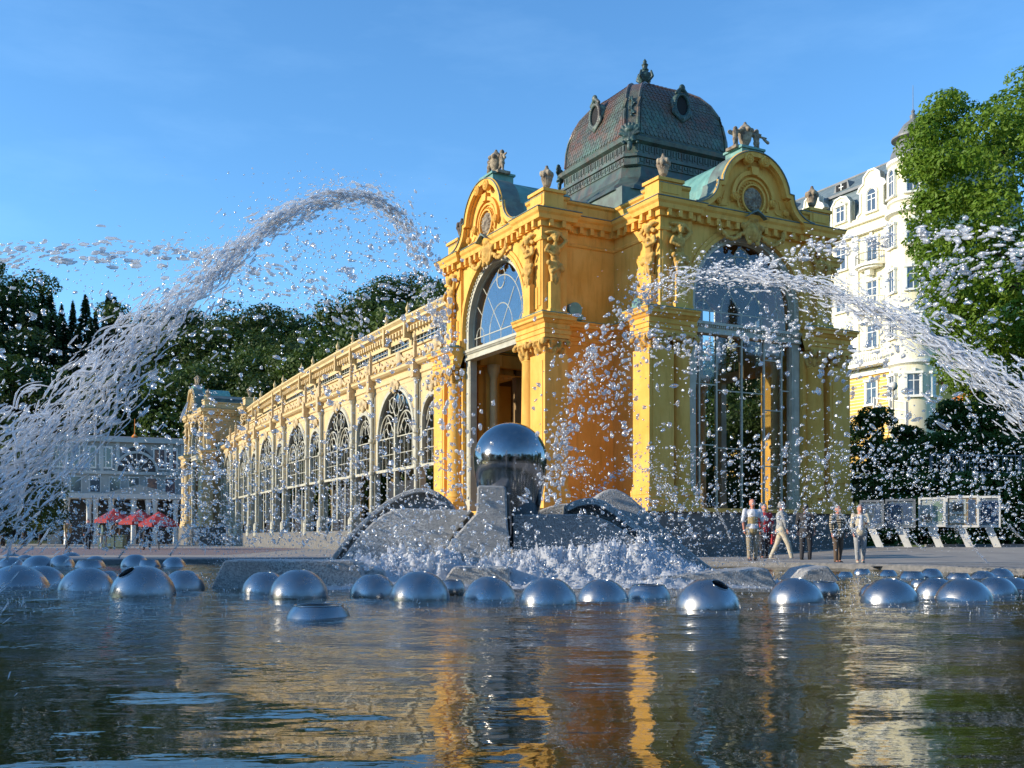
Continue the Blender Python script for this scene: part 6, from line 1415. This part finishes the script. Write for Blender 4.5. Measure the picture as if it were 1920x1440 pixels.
# ---------------------------------------------------------------- flying water
def ico(sub):
    bm = bmesh.new(); bmesh.ops.create_icosphere(bm, subdivisions=sub, radius=1.0); v = np.array([x.co[:] for x in bm.verts]); f = np.array([[q.index for q in t.verts] for t in bm.faces]); bm.free(); return v, f
ICO = {1: ico(1), 2: ico(2)}
def blobs_mesh(name, C, D, Ln, Rd, sub=1, rough=0.25, rng=RNG):
    """many irregular water blobs: centres, directions, half lengths, half widths"""
    tv, tf = ICO[sub]; n = len(C); m_ = len(tv)
    D = D/np.linalg.norm(D, axis=1)[:, None]; up = np.where(np.abs(D[:, 2:3]) < 0.9, np.array([[0, 0, 1.0]]), np.array([[1.0, 0, 0]])); E1 = np.cross(D, up); E1 /= np.linalg.norm(E1, axis=1)[:, None]; E2 = np.cross(D, E1)
    ph = rng.uniform(0, 6.28, (n, 3)); fr = rng.uniform(1.5, 3.2, (n, 3)); k = 1+rough*(np.sin(tv[None, :, 0]*fr[:, 0:1]+ph[:, 0:1])+np.sin(tv[None, :, 1]*fr[:, 1:2]*1.6+ph[:, 1:2])+np.sin(tv[None, :, 2]*fr[:, 2:3]*1.3+ph[:, 2:3]))/1.5
    k *= 1+rng.normal(0, rough*0.35, (n, m_))
    q = rng.uniform(0.75, 1.2, n)
    V_ = C[:, None, :]+(tv[None, :, 0]*k*Ln[:, None])[:, :, None]*D[:, None, :]+(tv[None, :, 1]*k*Rd[:, None])[:, :, None]*E1[:, None, :]+(tv[None, :, 2]*k*(Rd*q)[:, None])[:, :, None]*E2[:, None, :]
    F_ = (tf[None]+(np.arange(n)*m_)[:, None, None]).reshape(-1, 3); v = V_.reshape(-1, 3)
    me = bpy.data.meshes.new(name); me.vertices.add(len(v)); me.vertices.foreach_set('co', v.astype(np.float32).ravel()); me.loops.add(F_.size); me.loops.foreach_set('vertex_index', F_.astype(np.int32).ravel()); me.polygons.add(len(F_)); me.polygons.foreach_set('loop_start', np.arange(0, F_.size, 3, dtype=np.int32)); me.polygons.foreach_set('use_smooth', np.ones(len(F_), bool)); me.update(calc_edges=True); return me
def catmull(pts, t):
    n = len(pts)-1; i = np.clip((t*n).astype(int), 0, n-1); u = t*n-i; g = lambda k: pts[np.clip(i+k, 0, n)]
    p0, p1, p2, p3 = g(-1), g(0), g(1), g(2); u = u[:, None]
    return 0.5*(2*p1+(-p0+p2)*u+(2*p0-5*p1+4*p2-p3)*u**2+(-p0+3*p1-3*p2+p3)*u**3)
def jet(label, path, n0, name='water_jet', smin=1.5, smax=6, elong=(4, 1.6), mat='jet water', clump=0.0, seed=0, taper=None, dens=None, strands=0):
    """path rows: px, py, depth, width in px"""
    f_ = 0.55; n = int(n0*(1.8 if clump else 1.3)); smin *= f_; smax *= f_; rng = np.random.default_rng(seed); pts = np.array([P(a, b, c)[:] for a, b, c, d in path]); wd = np.array([[d/FPX*c, c, 0] for a, b, c, d in path])
    t = rng.uniform(0, 1, n)
    if dens is not None: t = t**dens
    if clump:
        ck = rng.uniform(0, 1, max(6, int(n/14))); t = np.where(rng.random(n) < clump, np.clip(rng.choice(ck, n)+rng.normal(0, 0.006, n), 0.001, 0.999), t)
        coff = {}
    c = catmull(pts, t); c2 = catmull(pts, np.clip(t+0.01, 0, 1)); c1 = catmull(pts, np.clip(t-0.01, 0, 1)); D = c2-c1; D /= np.linalg.norm(D, axis=1)[:, None]+1e-9; W = catmull(wd, t)
    off = rng.normal(0, 1, (n, 3)); off *= (W[:, 0]*0.36)[:, None]; off[:, 1] *= 0.6
    stray = rng.random(n) < 0.2; off[stray] *= 2.4
    if clump: off += 0.5*(W[:, 0]*0.5)[:, None]*np.stack([np.sin(t*61+seed), np.cos(t*47), np.sin(t*83+1)], 1)
    C = c+off; e = elong[0]+(elong[1]-elong[0])*t; r = (smin+(smax-smin)*rng.random(n)**(2.8 if clump else 2.2))/FPX*W[:, 1]
    D = D+rng.normal(0, 0.12, (n, 3))
    o = obj(name, blobs_mesh('water_jet', C, D, r*e*rng.uniform(0.6, 1.3, n), r, 2 if clump else 1, 0.28, rng), mat); tag(o, label, 'water jet', kind='stuff')
    if not strands: return o
    sb = MB(); m_ = 26       # strands of unbroken water that tie the drops together
    for k in range(strands):
        t0 = rng.uniform(0, 0.9)**1.2; Ls = rng.uniform(0.03, 0.14)*(1.25-t0); tt = np.linspace(t0, min(0.985, t0+Ls), m_); cc = catmull(pts, tt); ww = catmull(wd, tt); of = rng.normal(0, 0.34, 3); of[1] *= 0.6
        wob = 0.10*np.stack([np.sin(tt*rng.uniform(60, 160)+k), np.sin(tt*90+k*2), np.sin(tt*rng.uniform(60, 160)+3*k)], 1); cc = cc+(of[None]+wob)*ww[:, :1]
        rr2 = rng.uniform(0.8, 2.2)/FPX*ww[:, 1]*np.sin(np.linspace(0.06, PI-0.06, m_))**0.6*(1+0.4*np.sin(tt*300+k)); sb.tube([tuple(q) for q in cc], [float(abs(q))+0.0008 for q in rr2], 6)
    obj('water_strands', sb.mesh('water_strands', smooth=True), mat, o)
    return o
J1 = [(-90, 985, 4.9, 150), (30, 880, 5.6, 120), (150, 757, 6.4, 95), (255, 645, 7.2, 76), (355, 548, 8.2, 56), (445, 468, 9.2, 36), (530, 408, 10.3, 30), (610, 376, 11.2, 28), (680, 368, 12, 28), (735, 392, 12.7, 30), (775, 450, 13.4, 30)]
jet('thick white water jet rising from lower left to its crest left of the pavilion', J1, 3600, smin=0.8, smax=5.0, elong=(14, 2.6), seed=1, dens=1.55, strands=240)
jet('thick white water jet rising from lower left to its crest left of the pavilion', [(a+4, b+6, c+0.05, d*0.65) for a, b, c, d in J1[:7]], 1500, name='water_jet', smin=1.0, smax=4.5, elong=(14, 5), seed=21) if False else None
jet('falling chain of drops down the left arch of the pavilion', [(775, 440, 13.4, 34), (800, 500, 13.8, 34), (822, 590, 14.3, 34), (836, 680, 14.8, 36), (845, 780, 15.4, 44), (860, 880, 16, 60)], 420, smin=1.5, smax=8, elong=(1.5, 1.3), clump=0.75, seed=2)
jet('nearly level broken jet across the sky at the far left', [(-60, 500, 9, 34), (50, 480, 9.3, 34), (160, 472, 9.7, 34), (270, 474, 10.2, 32), (370, 474, 10.8, 32), (450, 492, 11.4, 34), (540, 520, 12, 50), (640, 580, 12.6, 50), (700, 640, 13.2, 44)], 430, smin=1.4, smax=7, elong=(3.4, 1.8), clump=0.45, seed=3)
J4 = [(2040, 850, 5.3, 64), (1930, 765, 6.0, 58), (1830, 690, 6.7, 50), (1730, 625, 7.6, 44), (1630, 577, 8.6, 38), (1530, 540, 9.6, 34), (1440, 520, 10.5, 32), (1350, 513, 11.4, 32), (1270, 525, 12.2, 34), (1200, 556, 13, 34)]
jet('thick white water jet from the right edge arching over the front portal', J4, 1800, smin=0.8, smax=5.5, elong=(13, 2.0), seed=4, dens=1.15, strands=200)
jet('falling chain of drops in front of the orange side wall', [(1215, 545, 12.8, 36), (1150, 600, 13.6, 32), (1110, 660, 14.2, 30), (1082, 730, 14.8, 30), (1058, 800, 15.4, 30), (1042, 870, 16, 36), (1035, 930, 16.5, 44)], 400, smin=1.5, smax=8, elong=(1.4, 1.2), clump=0.75, seed=5)
jet('thin broken upper jet from the right edge crossing the chestnut tree', [(1990, 452, 8, 16), (1900, 441, 8.5, 16), (1810, 437, 9, 17), (1740, 443, 9.5, 18), (1650, 452, 10, 22), (1560, 462, 10.6, 24), (1480, 482, 11.2, 26), (1400, 520, 11.8, 28)], 240, smin=2, smax=9, elong=(3.6, 1.8), clump=0.7, seed=6)
jet('second falling chain of drops over the left edge of the front portal', [(1540, 600, 11.5, 40), (1440, 625, 12.2, 44), (1360, 640, 12.8, 44), (1300, 660, 13.4, 44), (1240, 640, 13.8, 40), (1185, 640, 14.2, 40), (1160, 700, 14.8, 44), (1130, 780, 15.4, 44)], 420, smin=1.5, smax=7.5, elong=(1.5, 1.2), clump=0.75, seed=7)
jet('low broken jet in front of the hotel and tree trunk at right', [(1990, 470, 9, 30), (1900, 480, 9.6, 40), (1800, 505, 10.2, 40), (1740, 545, 10.8, 50), (1640, 640, 12, 60), (1560, 720, 13, 60)], 260, smin=2, smax=9, elong=(2.4, 1.4), clump=0.6, seed=8)
jet('small arc of drops springing from the granite ridge', [(1118, 925, 19.5, 10), (1150, 893, 19.5, 10), (1185, 877, 19.5, 12), (1220, 885, 19.5, 12), (1245, 915, 19.5, 16), (1262, 950, 19.5, 20)], 300, smin=0.8, smax=3.2, elong=(1.6, 1.4), seed=9)
jet('small arc of drops right of the steel ball', [(1020, 900, 18.5, 12), (1045, 880, 18.5, 14), (1075, 875, 18.5, 14), (1100, 895, 18.5, 16), (1112, 940, 18.5, 20)], 260, smin=0.8, smax=3.5, elong=(1.6, 1.3), seed=10)
thin = [((24, 1040, 27), (119, 966, 24), 'thin straight jet leaving the far domes at the left edge'), ((127, 1036, 29), (234, 934, 24), 'thin straight jet rising in front of the man in the beige jacket'), ((222, 1046, 26), (285, 974, 23), 'thin straight jet rising in front of the red parasols'), ((319, 1040, 27), (372, 970, 23), 'thin straight jet from the lone far dome left of the slab'),
        ((-10, 900, 22), (75, 845, 20), 'thin jet at the left edge below the thick jet'), ((10, 1030, 24), (100, 930, 20), 'thin jet crossing the dark trees at the left edge'),
        ((1730, 1030, 26), (1640, 944, 21), 'thin jet rising past the leftmost information board'), ((1852, 1056, 25), (1785, 985, 21), 'thin jet rising past the legs of the bright boards'), ((1935, 1030, 22), (1833, 928, 17), 'thin bright jet from the right edge past the last board'), ((1600, 1000, 24), (1555, 930, 20), 'thin jet rising behind the striped person'), ((1370, 1010, 24), (1330, 930, 20), 'thin jet left of the man in the beige vest'),
        ((520, 1020, 24), (560, 930, 20), 'thin jet rising before the middle of the colonnade'), ((610, 1010, 23), (650, 900, 19), 'thin jet rising left of the curved left petal')]
for k, (a, b, lab) in enumerate(thin):
    (ax, ay, aY), (bx, by, bY) = a, b
    jet(lab, [(ax, ay, aY, 2), (ax+(bx-ax)*.35, ay+(by-ay)*.37, aY+(bY-aY)*.35, 3), (ax+(bx-ax)*.7, ay+(by-ay)*.72, aY+(bY-aY)*.7, 4), (bx, by, bY, 9)], 190, smin=0.7, smax=1.9, elong=(7, 2), seed=30+k)

for lab, pth, sd in (('fine haze of droplets round the left thick jet', J1, 71), ('fine haze of droplets round the right thick jet', J4, 72)):
    o = jet(lab, [(a, b+d*0.15, c, d*2.0) for a, b, c, d in pth], 2600, name='spray_haze', smin=0.5, smax=2.4, elong=(3.0, 1.5), seed=sd)
def field(label, name, zones, rs, seed, Yr, dirv=None, mat='flying water', elong=(1.0, 2.1), sub=1, power=4.0):
    rng = np.random.default_rng(seed); Cs = []; Rs = []
    for (x0, x1, y0, y1, n, bias) in zones:
        px = rng.uniform(x0, x1, n); u = rng.random(n)**bias; py = y0+(y1-y0)*u
        # uneven: gather some drops in strings
        k = rng.integers(0, 40, n); px = px+18*np.sin(py*0.02+k); Y = rng.uniform(*Yr, n)
        Cs.append(np.array([P(a, b, c)[:] for a, b, c in zip(px, py, Y)])); Rs.append((rs[0]+(rs[1]-rs[0])*rng.random(n)**power)/FPX*Y)
    C = np.concatenate(Cs); R = np.concatenate(Rs); n = len(C)
    if mat != 'foam': C = C[(C[:, 2] > 0.02)]; R = R[:len(C)]; n = len(C)
    D = rng.normal(0, 1, (n, 3)) if dirv is None else np.array(dirv)+rng.normal(0, 0.35, (n, 3))
    o = obj(name, blobs_mesh(name, C, D, R*rng.uniform(*elong, n), R, sub, 0.34, rng), mat); tag(o, label, kind='stuff'); return o
field('loose drops flying over the wooded hill at left', 'water_drops', [(-30, 420, 520, 900, 700, 0.8), (380, 830, 480, 880, 650, 0.7), (440, 820, 400, 600, 300, 0.9)], (1.0, 5.0), 41, (11, 20), (0.7, 0, -0.25), elong=(1.0, 1.9), sub=2)
field('fine dark drops against the sky above the left jet', 'water_drops', [(420, 700, 320, 470, 70, 1.4), (540, 800, 400, 560, 420, 0.9), (0, 420, 490, 560, 120, 1)], (1.0, 3.0), 42, (12, 19), (0.7, 0, 0.3))
field('dense curtain of drops in front of the colonnade', 'water_drops', [(300, 680, 800, 1020, 1900, 0.6), (620, 860, 800, 960, 500, 0.6), (0, 430, 840, 1030, 1500, 0.7)], (0.9, 3.6), 43, (13, 22), (0.4, 0, -0.4))
field('loose drops in front of the orange wall and front portal', 'water_drops', [(1010, 1640, 560, 880, 600, 0.7), (1050, 1200, 620, 900, 120, 0.8)], (1.0, 4.6), 44, (13, 20), (-0.4, 0, -0.5), sub=2)
field('dense curtain of drops in front of the people and boards', 'water_drops', [(1200, 1940, 830, 1010, 2700, 0.8), (1500, 1940, 760, 900, 450, 0.6)], (0.9, 3.8), 45, (13, 22), (-0.4, 0, -0.4))
field('large glittering drops in front of the chestnut tree', 'water_drops', [(1640, 1940, 480, 800, 260, 0.7)], (1.4, 6.0), 46, (11, 16), (-0.7, 0, -0.2), elong=(1.2, 2.4), sub=2)
field('splashing drops in front of the granite petals', 'water_drops', [(620, 1320, 910, 1070, 800, 0.8), (700, 900, 930, 1060, 160, 0.8)], (1.2, 4.2), 47, (14.5, 18.0), sub=2)
field('fine mist of tiny drops drifting low round the sculpture', 'mist_drops', [(400, 820, 985, 1062, 2500, 0.7), (900, 1480, 1000, 1062, 2500, 0.7), (0, 420, 960, 1040, 900, 0.8), (1400, 1900, 930, 1035, 900, 0.8)], (0.35, 1.1), 48, (16.5, 23), mat='foam')
# foam churned up round the sculpture
def foam_height(x, y):
    cl = (x-(-1.95))/1.5; cr = (x-1.75)/1.7; cy = (y-18.1)/1.15; e = 0.42*math.exp(-cl*cl-cy*cy)+0.52*math.exp(-cr*cr-cy*cy)+0.25*math.exp(-((x-0)/3.6)**2-cy*cy)
    q = mnoise.fractal(Vector((x*2.2, y*2.2, 3)), 0.6, 2.1, 6); q2 = mnoise.fractal(Vector((x*9, y*9, 7)), 0.6, 2.1, 4)
    return e*(0.80+0.55*q+0.28*q2)-0.03
nx, ny = 260, 80; fx = np.linspace(-4.8, 5.0, nx); fy = np.linspace(16.2, 21.0, ny)
vs = [(x, y, foam_height(x, y)) for y in fy for x in fx]
fm = MB().add(vs, [(j*nx+i, j*nx+i+1, (j+1)*nx+i+1, (j+1)*nx+i) for j in range(ny-1) for i in range(nx-1) if max(vs[j*nx+i][2], vs[(j+1)*nx+i+1][2]) > -0.02])
tag(obj('foam', fm.mesh('foam', smooth=True), 'foam'), 'white foam churning round the foot of the sculpture', kind='stuff')
rng = np.random.default_rng(50); n = 8200; X = np.where(rng.random(n) < 0.45, rng.normal(-1.9, 1.15, n), rng.normal(1.8, 1.25, n)); Yq = rng.normal(17.9, 0.75, n); H_ = np.array([max(0.0, foam_height(a, b)) for a, b in zip(X, Yq)]); Z = H_+np.abs(rng.normal(0, 0.06, n))*(0.25+H_*1.6)
C = np.stack([X, Yq, Z], 1); D = np.stack([rng.normal(0, .5, n), rng.normal(0, .3, n), np.ones(n)], 1); r = 0.004+0.012*rng.random(n)**2
tag(obj('foam_spray', blobs_mesh('foam_spray', C, D, r*rng.uniform(1, 2.2, n), r, 1, 0.35, rng), 'foam'), 'white spray thrown up from the foam', kind='stuff')
# spatter of drops hitting the water round the domes
n = 3800; Yq = rng.uniform(10.5, 24, n); X = rng.uniform(-1, 1, n)*Yq*0.5; C = np.stack([X, Yq, np.abs(rng.normal(0, 0.018, n))], 1); r = rng.uniform(0.003, 0.009, n)*(Yq/14)
tag(obj('splashes', blobs_mesh('splashes', C, np.tile([0, 0, 1.0], (n, 1))+rng.normal(0, .2, (n, 3)), r*rng.uniform(1, 3.5, n), r, 1, 0.2, rng), 'flying water'), 'small splashes where drops strike the pool', kind='stuff')
